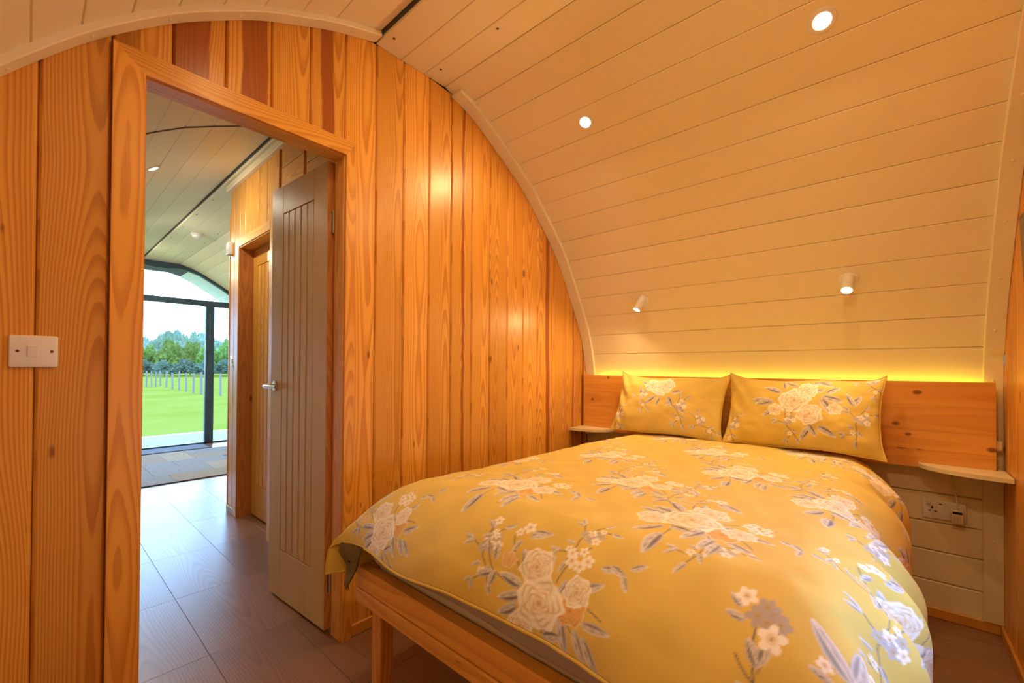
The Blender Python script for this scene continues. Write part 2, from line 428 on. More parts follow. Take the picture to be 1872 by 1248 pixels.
# ------------------------------------------------------------------ knee wall behind the bed (back of the picture) and near side
wall_back = struct('wall_back', MB().lo((XE, KY+.0145, 0), (L+.09, KY+.03, 1.09)), M_SHELL, 'low white boarded wall behind the headboard')
zj = [0.0, .030, .165, .306, .439, .575, .712, .85, .985, 1.085]
for a, b in zip(zj[0:], zj[1:]):
    for (x0, x1) in ((0, L), (XE, -TP)):
        ln = (x1-x0)/2
        plank('wall_board', wall_back, ((x0+x1)/2, KY, (a+b)/2), (0, 0, 1), (0, 1, 0), (-1, 0, 0), b-a, (-ln, -ln, ln, ln), .014, M_WHITE, .0045, .0014)
wall_front = struct('wall_front', MB().lo((XE, -.494, 0), (L+.09, -.479, 1.09)), M_SHELL, 'low boarded wall on the near side')
zf = [0.0, .15, .29, .43, .57, .71, .85, .985, 1.085]
for a, b in zip(zf, zf[1:]):
    for (x0, x1) in ((0, L), (XE, -TP)):
        ln = (x1-x0)/2
        plank('wall_board', wall_front, ((x0+x1)/2, -.464, (a+b)/2), (0, 0, 1), (0, -1, 0), (1, 0, 0), b-a, (-ln, -ln, ln, ln), .014, M_WHITE, .0045, .0014)
# ------------------------------------------------------------------ arched battens (white trims)
def catmull(P, k=4):
    out = []
    for i in range(len(P)-1):
        p0, p1, p2, p3 = (Vector(P[max(i-1, 0)]), Vector(P[i]), Vector(P[i+1]), Vector(P[min(i+2, len(P)-1)]))
        for j in range(k):
            t = j/k; out.append(tuple(.5*((2*p1)+(p2-p0)*t+(2*p0-5*p1+4*p2-p3)*t*t+(3*p1-p0-3*p2+p3)*t**3)))
    return out+[P[-1]]
def arch(name, pts, x0, x1, t, label, screws=True, mat=M_WHITE, sx=None):
    pts = catmull(pts); mb = MB(); prev = None
    for i, p in enumerate(pts):
        n = inward(pts, i); a = Vector(p); b = a+n*t
        e = .003
        cur = [mb.bm.verts.new(v) for v in ((x0, *a), (x0, *(a+n*(t-e))), (x0+e, *b), (x1-e, *b), (x1, *(a+n*(t-e))), (x1, *a))]
        if prev:
            for k in range(6): mb.bm.faces.new((prev[k], prev[(k+1) % 6], cur[(k+1) % 6], cur[k]))
        else: mb.bm.faces.new(cur)
        prev = cur
    mb.bm.faces.new(prev[::-1])
    o = struct(name, mb, mat, label)
    if screws:
        xm = (x0+x1)/2 if sx is None else sx
        acc = 0.0; nxt = .12
        for i in range(len(pts)-1):
            a, b = Vector(pts[i]), Vector(pts[i+1]); l = (b-a).length
            while nxt <= acc+l:
                p = a.lerp(b, (nxt-acc)/l); n = inward(pts, i if i else 1)
                bolt(xm, p.x+n.x*(t-.0), p.y+n.y*(t-.0), (0, n.x, n.y), .0055, 'screw', M_WHITE, o); nxt += .235
            acc += l
    return o
def sub(P, n=3):
    out = []
    for a, b in zip(P, P[1:]):
        for k in range(n): out.append((a[0]+(b[0]-a[0])*k/n, a[1]+(b[1]-a[1])*k/n))
    return out+[P[-1]]
PRb = [(KY, 1.04)]+PR[:-1]+[(1.46, 2.585)]
arch('trim_1', PRb, 0.0, .075, .019, 'white arched batten where vault meets partition')
arch('trim_2', [(1.005, 2.618)]+PL[1:]+[(-.464, .05)], 0.0, .062, .019, 'white arched batten over the doorway')
arch('trim_3', [(KY, .048)]+PR, L-.062, L, .019, 'wide white arched batten at the right end wall')
arch('trim_4', [(1.0, 2.62)]+PL[1:]+[(-.464, .05)], -.15, -TP-.003, .019, 'white arched batten on the passage side of the partition', screws=False)
# right knee wall post is part of trim_3; baseboards
baseboard_back = struct('baseboard_back', MB().lo((0.0, KY-.014, 0), (L-.0, KY, .046), .003), M_PINE_TRIM)
baseboard_right = struct('baseboard_right', MB().lo((L-.012, .7, 0), (L, KY-.014, .046), .003), M_PINE_TRIM)
baseboard_left = struct('baseboard_left', MB().lo((0, .918, 0), (.012, KY-.014, .05), .003), M_PINE_TRIM)
# ------------------------------------------------------------------ door 1 (bedroom): frame and open leaf
M_LIN = M_PINE_TRIM
M_RED = pine('knotty_lining', (.62, .27, .09), (.42, .14, .04), .35, knot=1.0, streaks=False)
door_1 = empty('door_1', (0, .55, 0)); tag(door_1, 'open oak-veneer bedroom door hung in the pine doorway', None, None, 'structure')
obj('lining', MB().lo((-TP, DY1, 0), (.0, DY1+.03, DZ+.03)), M_LIN, door_1, origin=(-.04, DY1, 1.0))
obj('lining', MB().lo((-TP, DY0-.03, 0), (.0, DY0, DZ+.03)), M_LIN, door_1, origin=(-.04, DY0, 1.0))
obj('lining', MB().lo((-TP, DY0, DZ), (.0, DY1, DZ+.03)), M_PINE_Y, door_1, origin=(-.04, .55, DZ))
def mitre(pts, x0, x1): return MB().prism(pts, x0, x1, axis=0)
cw0, cw1, ch = .155, .917, 2.103
obj('casing', mitre([(cw0, 0), (DY0-.004, 0), (DY0-.004, DZ+.004), (cw0, ch+.006)], 0, .016), M_LIN, door_1, origin=(.016, .19, 1.0))
obj('casing', mitre([(DY1+.004, 0), (cw1, 0), (cw1, ch), (DY1+.004, DZ+.004)], 0, .016), M_LIN, door_1, origin=(.016, .895, 1.0))
o = obj('casing', mitre([(DY0-.004, DZ+.004), (DY1+.004, DZ+.004), (cw1, ch), (cw0, ch+.006)], 0, .016), M_PINE_TRIM, door_1, origin=(.016, .54, 2.07))
o.data.transform(Matrix.Rotation(math.radians(90), 4, 'X')); o.rotation_euler = (math.radians(-90), 0, 0)
M_HINGE = M_METAL
def leaf(parent, name, hinge, free, z0, z1, th, stile, nslat, toprail, botrail, thdir, wood=None):
    """grooved cottage door leaf between two floor points; front face on the line hinge-free, body towards THDIR"""
    wood = wood or M_OAK
    h, f = Vector((*hinge, 0)), Vector((*free, 0)); d = (f-h); W_ = d.length; d.normalize(); td = Vector((*thdir, 0)); td = (td-d*td.dot(d)).normalized()
    Rm = Matrix((d, td, Vector((0, 0, 1)))).transposed()
    def bx(m, a0, a1, b0, b1, c0, c1, r=.0015):
        m.box(h+d*(a0+a1)/2+td*(b0+b1)/2+Vector((0, 0, (c0+c1)/2)), (a1-a0, b1-b0, c1-c0), r, 1, Rm)
    m = MB(); core = .004
    bx(m, 0, stile, 0, th, z0, z1); bx(m, W_-stile, W_, 0, th, z0, z1)
    bx(m, stile, W_-stile, 0, th, z1-toprail, z1); bx(m, stile, W_-stile, 0, th, z0, z0+botrail)
    bx(m, stile-.002, W_-stile+.002, .013, th-.013, z0+botrail-.002, z1-toprail+.002, 0)
    lf = obj(name, m, wood, parent, origin=(h.x, h.y, z0))
    sw = (W_-2*stile)/nslat
    for k in range(nslat):
        m = MB(); a = stile+k*sw
        bx(m, a+.0045, a+sw-.0045, .001, th-.001, z0+botrail+.003, z1-toprail-.003, .002)
        obj('panel_slat', m, wood, lf, origin=tuple(h+d*(a+sw/2)+Vector((0, 0, (z0+z1)/2))))
    m = MB(); bx(m, -.0035, -.0002, .0005, th-.0005, z0, z1, .0005); obj('edge_lipping', m, M_RED, lf, origin=(h.x, h.y, (z0+z1)/2))  # red-orange wood colour stands in for warm lamplight on the oak edge
    return lf, h, d, td, W_
lf, h, d, td, W_ = leaf(door_1, 'door_leaf', (-.105, .853), (-.645, .820), .012, 2.045, .036, .118, 5, .14, .235, (0, 1))
# lever handles on both faces
hp = h+d*(W_-.055)+Vector((0, 0, 1.05))
for sgn, base in ((-1, Vector((0, 0, 0))), (1, td*.036)):
    n = td*sgn; p = hp+base; m = MB()
    m.lathe([(0, -.002), (.025, -.002), (.026, .006), (.023, .009), (.010, .010), (.010, .045), (0, .045)], p, n, 20)
    m.tube([p+n*.044, p+n*.052-d*.004, p+n*.054-d*.02, p+n*.053-d*.07, p+n*.050-d*.12], [.0095, .0105, .0100, .0090, .0085], 12)
    obj('lever_handle', m, M_METAL, lf, origin=tuple(p), smooth=True)
for z in (.22, 1.78):
    m = MB(); c = Vector((-.088, .874, z))
    m.tube([c+Vector((0, 0, -.05)), c+Vector((0, 0, .05))], .0065, 10)
    m.box(c+Vector((.006, .004, 0)), (.026, .003, .10), .0005); m.box(c+Vector((-.014, .006, 0)), (.003, .030, .10), .0005)
    for dz in (-.03, 0, .03): m.lathe([(0, .002), (.004, .001), (.004, 0)], c+Vector((-.0125, .002, dz)), (1, 0, 0), 8)
    obj('hinge', m, M_METAL, lf, origin=tuple(c))
# ------------------------------------------------------------------ passage wall (bathroom box) with door 2
PY = 1.065; PX0, PX1 = -2.262, -TP
D2a, D2b, D2z = -1.985, -1.36, 2.050
mb = MB()
pt = 2.585
mb.lo((PX0+.012, PY+.0125, 0), (D2a-.03, PY+.07, pt)); mb.lo((D2b+.03, PY+.0125, 0), (PX1, PY+.07, pt)); mb.lo((D2a-.03, PY+.0125, D2z+.03), (D2b+.03, PY+.07, pt))
wall_passage = struct('wall_passage', mb, M_PINE_TRIM, 'pine boarded wall along the passage beyond the doorway')
jx = [PX0+.012, -2.145, D2a-.025]
def pplank(x0, x1, z0, z1, mat=M_PINE):
    o = plank('plank', wall_passage, ((x0+x1)/2, PY, 0), (1, 0, 0), (0, 1, 0), (0, 0, 1), x1-x0, (z0, z0, z1, z1), .012, mat, .004)
    o['streak_at'] = 0.0; o['streak_width'] = 0.0
for a, b in zip(jx, jx[1:]): pplank(a, b, 0, pt)
jx = [D2a-.025, -1.899, -1.741, -1.606, -1.454, -1.335]
for a, b in zip(jx, jx[1:]): pplank(a, b, D2z+.03, pt)
jx = [-1.335, -1.19, -1.045, -.90, -.755, -.61, -.465, -.32, -.175, PX1]
for a, b in zip(jx, jx[1:]): pplank(a, b, 0, pt)
# knotty cover boards fixed high on the passage wall, with a slot between them
for a, b, z0, z1 in ((-1.150, -.835, 2.09, 2.24), (-1.150, -.835, 2.243, 2.40), (-1.150, -.835, 2.403, 2.56), (-.795, -.30, 2.09, 2.32), (-.795, -.30, 2.323, 2.56)):
    ln = (b-a)/2
    plank('cover_board', wall_passage, ((a+b)/2, PY-.016, (z0+z1)/2), (0, 0, 1), (0, 1, 0), (-1, 0, 0), z1-z0, (-ln, -ln, ln, ln), .015, M_PINE_TRIM, .003)
obj('corner_strip', MB().lo((-1.325, PY-.012, 1.2), (-1.215, PY, 2.58), .003), M_PINE_TRIM, wall_passage, origin=(-1.27, PY, 1.8))
struct('wall_end', MB().lo((PX0, PY-.004, 0), (PX0+.0115, KY, 2.36)), M_PINE_TRIM, 'end face of the bathroom box')
struct('trim_5', MB().lo((PX0-.003, PY-.03, 2.545), (PX1-.07, PY+.002, 2.594), .003), M_WHITE, 'white batten along the head of the passage wall')
struct('baseboard_passage', MB().lo((PX0+.02, PY-.012, 0), (D2a-.045, PY, .045), .003), M_EDGE)
door_2 = empty('door_2', ((D2a+D2b)/2, PY, 0)); tag(door_2, 'closed grooved bathroom door recessed in the passage wall', None, None, 'structure')
obj('lining', MB().lo((D2a-.028, PY-.008, 0), (D2a, PY+.125, D2z+.028)), M_RED, door_2, origin=(D2a, PY+.05, 1.0))
obj('lining', MB().lo((D2b, PY-.008, 0), (D2b+.028, PY+.125, D2z+.028)), M_RED, door_2, origin=(D2b, PY+.05, 1.0))
obj('lining', MB().lo((D2a, PY-.008, D2z), (D2b, PY+.125, D2z+.028)), M_PINE_X, door_2, origin=((D2a+D2b)/2, PY+.05, D2z))
obj('casing', MB().lo((D2a-.085, PY-.016, 0), (D2a-.006, PY, D2z+.07), .003), M_PINE_TRIM, door_2, origin=(D2a-.05, PY, 1.0))
obj('casing', MB().lo((D2b+.006, PY-.016, 0), (D2b+.085, PY, D2z+.07), .003), M_PINE_TRIM, door_2, origin=(D2b+.05, PY, 1.0))
obj('casing', MB().lo((D2a-.006, PY-.016, D2z+.006), (D2b+.006, PY, D2z+.07), .003), M_PINE_X, door_2, origin=((D2a+D2b)/2, PY, D2z+.04))
leaf(door_2, 'door_leaf', (D2b-.003, PY+.085), (D2a+.003, PY+.085), .012, D2z-.003, .036, .09, 6, .13, .235, (0, 1), M_PINE_TRIM)
# ------------------------------------------------------------------ glazed end of the living room
def frame_ring():
    m = MB(); pts = PR[::-1][0:0]
    P = [(KY-.01, .0)]+[(KY-.01, 1.08)]+PR[1:]+PT[1:-1]+[(1.0, 2.597)]+PL[1:]+[(-.454, 0)]
    prev = None
    for i, p in enumerate(P):
        n = inward(P, i); t = .035+.06*max(0, min(1, 1-abs(p[0]-1.2)/.45))
        a = Vector(p); b = a+n*t
        cur = [m.bm.verts.new(v) for v in ((XE-.07, *a), (XE-.07, *b), (XE, *b), (XE, *a))]
        if prev:
            for k in range(4): m.bm.faces.new((prev[k], prev[(k+1) % 4], cur[(k+1) % 4], cur[k]))
        prev = cur
    return m
window_1 = struct('window_1', frame_ring(), M_ANTH, 'dark framed glazed end wall of the living room')
obj('transom', MB().lo((XE-.07, -.43, 2.035), (XE, 2.80, 2.115), .003), M_ANTH, window_1)
obj('post', MB().lo((XE-.07, 1.735, 0), (XE, 1.84, 2.04), .003), M_ANTH, window_1)
obj('post', MB().lo((XE-.07, -.12, 0), (XE, -.02, 2.04), .003), M_ANTH, window_1)
obj('sill', MB().lo((XE-.07, -.43, 0), (XE-.0, 2.80, .022), .003), M_ANTH, window_1)
obj('pane', MB().prism(prof_poly(-.42, 2.79, 2.11, -.02), XE-.04, XE-.034, axis=0), M_GLASS, window_1)
obj('pane', MB().lo((XE-.04, 1.84, .022), (XE-.034, 2.80, 2.04)), M_GLASS, window_1)
obj('pane', MB().lo((XE-.04, -.02, .022), (XE-.034, 1.735, 2.04)), M_GLASS, window_1)
obj('pane', MB().lo((XE-.04, -.43, .022), (XE-.034, -.12, 2.04)), M_GLASS, window_1)
# outside eave
mb = MB()
EV = [(p[0]*.995+.006, p[1]-.015) for p in PR+PT[1:]+PL]
prev = None
for i, p in enumerate(EV):
    n = inward(EV, i); a = Vector(p); b = a-n*.05
    cur = [mb.bm.verts.new(v) for v in ((XE-.07, *b), (XE-.07, *a), (XE-.75, *a), (XE-.75, *b))]
    if prev:
        for k in range(4): mb.bm.faces.new((prev[k], prev[(k+1) % 4], cur[(k+1) % 4], cur[k]))
    prev = cur
eave = struct('eave', mb, M_SHELL, 'boarded eave projecting beyond the glazed end')
for p, q in zip(EV[1:15], EV[2:15]): vault_board((p[0], p[1]-.016), (q[0], q[1]-.016), XE-.72, XE-.08, eave)
# ------------------------------------------------------------------ outdoors
GZ = -.45
def lawn():
    m = MB(); n = 40
    vsx = {}
    for i in range(n+1):
        for j in range(n+1):
            x = XE-1.4-(i/n)**2*240; y = -130+260*j/n
            vsx[i, j] = m.bm.verts.new((x, y, GZ+.08*mnoise.noise(Vector((x*.05, y*.05, 0)))*(1 if i else 0)))
    for i in range(n):
        for j in range(n): m.bm.faces.new((vsx[i, j], vsx[i+1, j], vsx[i+1, j+1], vsx[i, j+1]))
    return m
struct('ground', lawn(), M_GRASS, 'mown green lawn rising to a hedge')
deck = struct('deck', MB().lo((XE-1.36, -1.4, -.45), (XE-.09, 4.6, -.045)), M_SHELL, 'grey boarded deck outside the glazed end')
for k in range(10):
    x0 = XE-.09-.127*(k+1); ob = obj('deck_board', MB().lo((x0+.002, -1.4, -.044), (x0+.125, 4.6, -.02), .003), M_DECK, deck, origin=(x0, 1.6, -.03))
obj('deck_edge', MB().lo((XE-1.52, -1.4, -.45), (XE-1.362, 4.6, -.012), .004), M_EDGE, deck)
posts = [(-38.6, 5.64), (-38.4, 5.92), (-39.2, 6.26), (-40.1, 6.69), (-36.8, 6.49), (-33.95, 6.33), (-32.15, 6.34), (-29.8, 6.25), (-27.7, 6.16), (-26.4, 6.24), (-25.3, 6.4), (-24.24, 6.59)]
PN = ['leftmost', 'second', 'third', 'fourth', 'fifth', 'sixth', 'seventh', 'eighth', 'ninth', 'tenth']
for i, (x, y) in enumerate(posts):
    hh = 1.18+.06*math.sin(i*2.3); r = .055+.008*math.sin(i*5.1)
    m = MB().lathe([(0, -.2), (r, -.2), (r*.95, hh*.6), (r*.9, hh-.02), (r*.7, hh), (0, hh+.01)], (0, 0, 0), (.02*math.sin(i), .02*math.cos(i*3), 1), 9)
    o = obj('fence_post', m, M_POST, origin=None); o.location = (x, y, GZ)
    lb = 'weathered fence post standing alone, right of the dark glazing post' if i == 11 else ('weathered fence post hidden behind the dark glazing post' if i == 10 else '%s weathered fence post from the left in the row on the lawn' % PN[i])
    tag(o, lb, 'post', 'fence posts on the lawn')
def blob(seed, sub_, amp, sq):
    bm = bmesh.new(); bmesh.ops.create_icosphere(bm, subdivisions=sub_, radius=1.0)
    for v in bm.verts:
        p = v.co.copy(); n_ = p.normalized(); q = p*1.7+Vector((seed*7.3, seed*3.1, 0))
        dsp = mnoise.noise(q)*.45+abs(mnoise.noise(q*2.6))*.35+abs(mnoise.noise(q*6.0))*.22+mnoise.noise(q*14)*.08
        v.co = n_*(1+amp*dsp); v.co.z *= sq
        if v.co.z < -.55: v.co.z = -.55
    me = bpy.data.meshes.new('crown'); bm.to_mesh(me); bm.free(); return me
CR = [blob(s, 5, 1.0, 1.05) for s in range(4)]
trunk_me = MB().tube([(0, 0, -.3), (.02, 0, .8), (0, .03, 1.6)], [.16, .12, .09], 8).mesh('trunk')
def tree(name, x, y, h_, r, k, mat, label, cat, group):
    e = empty(name, (x, y, GZ)); tag(e, label, cat, group)
    me = CR[k % 4]
    if mat.name not in [m_.name for m_ in me.materials if m_]:
        me = me.copy(); me.materials.clear(); me.materials.append(mat)
    o = bpy.data.objects.new('crown', me); o.scale = (r, r, h_*.52); o.location = (0, 0, h_*.50); o.rotation_euler = (0, 0, k*1.9); link(o, e, keep=False)
    t = bpy.data.objects.new('trunk', trunk_me); t.scale = (h_*.12, h_*.12, h_*.22); link(t, e, keep=False)
trunk_me.materials.append(M_BARK)
fdir = Vector((-S_, C_)); rdir = Vector((C_, S_))
def at_u(u, dist):     # a point on the ground seen in picture column u at a given depth: only used to choose the sites once
    p = Vector((CAM.x, CAM.y))+dist*(fdir+rdir*((u-936)/FPX)); return p.x, p.y
ORD = ['leftmost', 'second', 'third', 'fourth', 'fifth', 'sixth', 'seventh', 'eighth', 'ninth', 'tenth', 'eleventh', 'rightmost']
def row_label(i, n, what, row):
    if i == 0: return '%s behind the left door jamb in the %s' % (what, row)
    if i == n-1: return '%s behind the passage wall in the %s' % (what, row)
    if i == 1: return 'leftmost visible %s of the %s' % (what, row)
    if i == n-2: return 'rightmost visible %s of the %s' % (what, row)
    return '%s from the left in the %s, %s' % (ORD[i-1], row, what)
for i in range(7):
    x, y = at_u(225+38*i, 60+3.4*(i % 2)); hh = 2.8+.5*math.sin(i*1.7)
    tree('hedge_bush', x, y, 2.0+.15*math.sin(i*3), 1.12, i, M_LEAF3, row_label(i, 7, 'dark green clipped bush', 'hedge at the lawn edge'), 'bush', 'hedge bushes')
for i in range(7):
    x, y = at_u(240+36*i, 68+5*(i % 2)); hh = 4.5+.6*math.sin(i*2.7+1)
    tree('leafy_tree', x, y, hh, 1.45, i+1, M_LEAF1, row_label(i, 7, 'bright green leafy tree', 'row behind the hedge'), 'tree', 'trees behind the hedge')
for row, (dist, nm) in enumerate(((118, 'skyline row of woodland'), (104, 'middle row of woodland'), (92, 'nearest row of woodland'))):
    for i in range(8):
        u = 236+30*i+(15 if row == 1 else 0); x, y = at_u(u, dist+6.5*(i % 2)); k_ = math.exp(-((u-335)/70)**2)
        hh = (7.0+2.4*k_, 6.3+1.6*k_, 5.4+1.0*k_)[row]+.4*math.sin(i*3+row)
        tree('woodland_tree', x, y, hh, 1.95, i+row, M_LEAF2, row_label(i, 8, 'hazy green tree', nm), 'tree', 'woodland trees')
# ------------------------------------------------------------------ rugs in the living room
def patch_mat():
    g = G('patchwork_pile'); co, _ = g.obj(); r = g.rnd()
    cr = g.n('ValToRGB'); g.put(cr.inputs[0], r); cr.color_ramp.interpolation = 'CONSTANT'
    els = cr.color_ramp.elements; els[0].position = 0; els[0].color = (.30, .23, .15, 1); els[1].position = .3; els[1].color = (.12, .13, .17, 1)
    e = els.new(.5); e.color = (.36, .29, .20, 1); e = els.new(.75); e.color = (.25, .24, .24, 1)
    n = g.noise(co, 25, 5, .8)
    c = g.mix(g.math('MULTIPLY', g.smooth(n, .5, .65), .4), cr.outputs[0], (.06, .06, .075))
    return g.bsdf(c, .95, bump=n, bstr=.4, bdist=.004)
M_PATCH = patch_mat()
rug = empty('patchwork_rug', (-4.45, 1.0, 0)); tag(rug, 'brown and slate patchwork rug on the floor before the glazed end', 'rug')
obj('backing', MB().lo((-5.36, .05, 0), (-3.52, 2.35, .007), .002), M_BLACK, rug)
random.seed(3); x = -5.35
while x < -3.6:
    dx = min(random.choice((.30, .36, .42)), -3.53-x); y = .06
    if -3.53-(x+dx) < .15: dx = -3.53-x
    while y < 2.33:
        dy = min(random.choice((.28, .4, .52)), 2.34-y)
        if 2.34-(y+dy) < .15: dy = 2.34-y
        obj('patch', MB().lo((x+.001, y+.001, .006), (x+dx-.001, y+dy-.001, .0115), .001), M_PATCH, rug, origin=(x+dx/2, y+dy/2, .008)); y += dy
    x += dx
mat_ = empty('door_mat', (-5.6, .85, 0)); tag(mat_, 'plain slate grey door mat against the glazed end', 'mat')
M_MAT = flat('ribbed_mat', (.13, .15, .20), .9)
obj('pile', MB().lo((-5.80, -.1, 0), (-5.42, 1.70, .012), .003), M_MAT, mat_); obj('border', MB().lo((-5.815, -.115, 0), (-5.405, 1.715, .006), .002), M_BLACK, mat_)
# ------------------------------------------------------------------ bed: frame, mattress
bed = empty('bed_frame', (1.05, 1.75, 0)); tag(bed, 'pine bed frame with double-board foot rail and square legs', 'bed frame')
def railx(name, x0, x1, y0, y1, z0, z1, r=.004): 
    o = obj(name, MB().lo((x0, y0, z0), (x1, y1, z1), r), M_PINE_X, bed, origin=((x0+x1)/2, (y0+y1)/2, (z0+z1)/2)); return o
railx('foot_rail', .370, 1.735, .742, .785, .409, .478)
railx('foot_rail_batten', .371, 1.732, .738, .800, .362, .408)
railx('head_rail', .372, 1.73, 2.69, 2.735, .365, .478)
for x0 in (.372, 1.690):
    m = MB().lo((x0, .787, .409), (x0+.043, 2.688, .478), .004); o = obj('side_rail', m, M_PINE_TRIM, bed, origin=(x0, 1.75, .44))
    o.data.transform(Matrix.Rotation(math.radians(90), 4, 'X')); o.rotation_euler = (math.radians(-90), 0, 0)
for (lx, ly) in ((.462, .748), (1.59, .748), (.462, 2.67), (1.59, 2.67)):
    obj('leg', MB().lo((lx, ly, 0), (lx+.05, ly+.05, .362), .003), M_PINE_TRIM, bed, origin=(lx+.025, ly+.025, .18))
for k in range(12):
    y = .85+k*.155; obj('slat', MB().lo((.416, y, .44), (1.689, y+.07, .455), .003), M_PINE_X, bed, origin=(1.05, y, .447))
matt = empty('mattress', (1.05, 1.75, .456)); tag(matt, 'mattress in a grey fitted sheet under the mustard duvet', 'mattress')
def soft_box(a, b, r, nz=0.0):
    m = MB().lo(a, b, r, 5); return m
obj('mattress_core', soft_box((.425, .79, .456), (1.685, 2.68, .50), .02), M_MATT, matt, smooth=True)
m = soft_box((.405, .758, .480), (1.70, 2.688, .665), .055)
bmesh.ops.subdivide_edges(m.bm, edges=[e for e in m.bm.edges if e.calc_length() > .2], cuts=24, use_grid_fill=True)
for v in m.bm.verts:
    if v.co.z < .56: v.co.z += .013*math.exp(-((v.co.x-.86)/.2)**2)*(1 if v.co.y < 1 else 0); v.co.y += .006*mnoise.noise(v.co*9)
obj('fitted_sheet', m, M_SHEET, matt, smooth=True)
# ------------------------------------------------------------------ printed cotton: roses drawn into a colour attribute of dense cloth
YEL = np.array((.72, .55, .135)); CREAM = np.array((.95, .93, .88)); OCH = np.array((.66, .42, .08)); LEAFD = np.array((.17, .145, .165)); LEAFL = np.array((.56, .53, .56)); WHITE = np.array((.94, .93, .94))
class Print:
    """a cloth picture on a regular (s, t) grid"""
    def __init__(s, S, T):
        s.S, s.T = S, T; s.h = abs(S[0, 1]-S[0, 0])*.9; s.c = np.tile(YEL, S.shape+(1,))
        s.c = s.c*(1+.05*(np.sin(S*37+np.sin(T*23))*np.sin(T*31)))[..., None]
    def win(s, x, y, r):
        i = np.where((s.T[:, 0] > y-r) & (s.T[:, 0] < y+r))[0]; j = np.where((s.S[0] > x-r) & (s.S[0] < x+r))[0]
        if len(i) == 0 or len(j) == 0: return None
        return slice(i[0], i[-1]+1), slice(j[0], j[-1]+1)
    def put(s, w, mask, col):
        mask = np.clip(mask, 0, 1)[..., None]; s.c[w] = s.c[w]*(1-mask)+np.asarray(col)*mask
    def rose(s, x, y, R, rot=0., core=OCH, base=CREAM, sq=1.0):
        w = s.win(x, y, R*1.25)
        if not w: return
        X, Y = s.S[w]-x, (s.T[w]-y)/sq; th = np.arctan2(Y, X)+rot; r = np.hypot(X, Y)/R; aa = s.h/R
        edge = 1+.07*np.sin(5*th)+.05*np.sin(8*th+1)+.03*np.sin(13*th)
        s.put(w, (edge-r)/aa+.5, base)
        s.put(w, (edge-r)/aa*.9+.5, base*.98)
        shade = .35+.25*np.sin(3*th+r*4)
        for k, (rr, n_, ph) in enumerate(((.80, 5, .3), (.60, 5, 1.2), (.42, 4, 2.2), (.26, 3, .7))):
            cr = rr*(1+.10*np.sin(n_*th+ph)+.05*np.sin(2*n_*th+ph*2))
            line = np.exp(-((r-cr)/(.055))**2)*(.35+.55*(np.sin(n_*th*.5+ph*3+k)**2))
            s.put(w, line*(.75+.1*k), core*(.70+.1*k)+np.array((.05, .05, .09)))
            sh = np.clip((cr-r)/.16, 0, 1)*np.clip((r-cr+.2)/.1, 0, 1)
            s.put(w, sh*shade*.22, core)
        s.put(w, np.exp(-(r/.15)**2)*.85, core*np.array((.8, .65, .5)))
        rim = np.exp(-((r-edge*.97)/.045)**2); s.put(w, rim*.45, WHITE)
    def leaf(s, x, y, ln, ang, wd=.36, dark=LEAFD, light=LEAFL):
        w = s.win(x, y, ln*1.1)
        if not w: return
        X, Y = s.S[w]-x, s.T[w]-y; ca, sa = math.cos(ang), math.sin(ang); a = (X*ca+Y*sa)/ln; b = (-X*sa+Y*ca)/ln
        hw = wd*.5*np.sqrt(np.clip(np.sin(np.pi*np.clip(a, 0, 1)), 0, 1))*(1-.45*np.clip(a, 0, 1)); aa = s.h/ln
        ins = (a > 0)*(a < 1)*np.clip((hw-abs(b))/aa+.6, 0, 1)
        s.put(w, ins, light)
        s.put(w, ins*np.clip((b+.035+.035*np.sin(a*19))/aa*.8+.4, 0, 1), dark)
        s.put(w, ins*np.exp(-((abs(b)-hw)/(.05))**2)*.6, WHITE)
        s.put(w, ins*np.exp(-(b/(.022+aa*.5))**2)*.6, WHITE)
    def daisy(s, x, y, R, rot=0., col=WHITE, n_=5):
        w = s.win(x, y, R*1.2)
        if not w: return
        X, Y = s.S[w]-x, s.T[w]-y; th = np.arctan2(Y, X)+rot; r = np.hypot(X, Y)/R; aa = s.h/R
        e = .55+.45*np.abs(np.cos(n_*th/2)); s.put(w, (e-r)/aa+.5, col)
        s.put(w, np.exp(-((r-.3)/.12)**2)*.35, OCH); s.put(w, np.exp(-(r/.17)**2), OCH*.7)
    def stem(s, x0, y0, x1, y1, t=.0011, bend=.15):
        L_ = math.hypot(x1-x0, y1-y0); mx, my = (x0+x1)/2-(y1-y0)*bend, (y0+y1)/2+(x1-x0)*bend
        w = s.win((x0+x1)/2, (y0+y1)/2, L_*.75)
        if not w: return
        X, Y = s.S[w], s.T[w]; dm = np.full(X.shape, 9.)
        for k in range(13):
            f = k/12; px, py = (1-f)**2*x0+2*f*(1-f)*mx+f*f*x1, (1-f)**2*y0+2*f*(1-f)*my+f*f*y1
            if k:
                vx, vy = px-qx, py-qy; l2 = vx*vx+vy*vy+1e-12; tt = np.clip(((X-qx)*vx+(Y-qy)*vy)/l2, 0, 1)
                dm = np.minimum(dm, np.hypot(X-qx-tt*vx, Y-qy-tt*vy))
            qx, qy = px, py
        s.put(w, (t-dm)/s.h+.6, LEAFD*1.1)
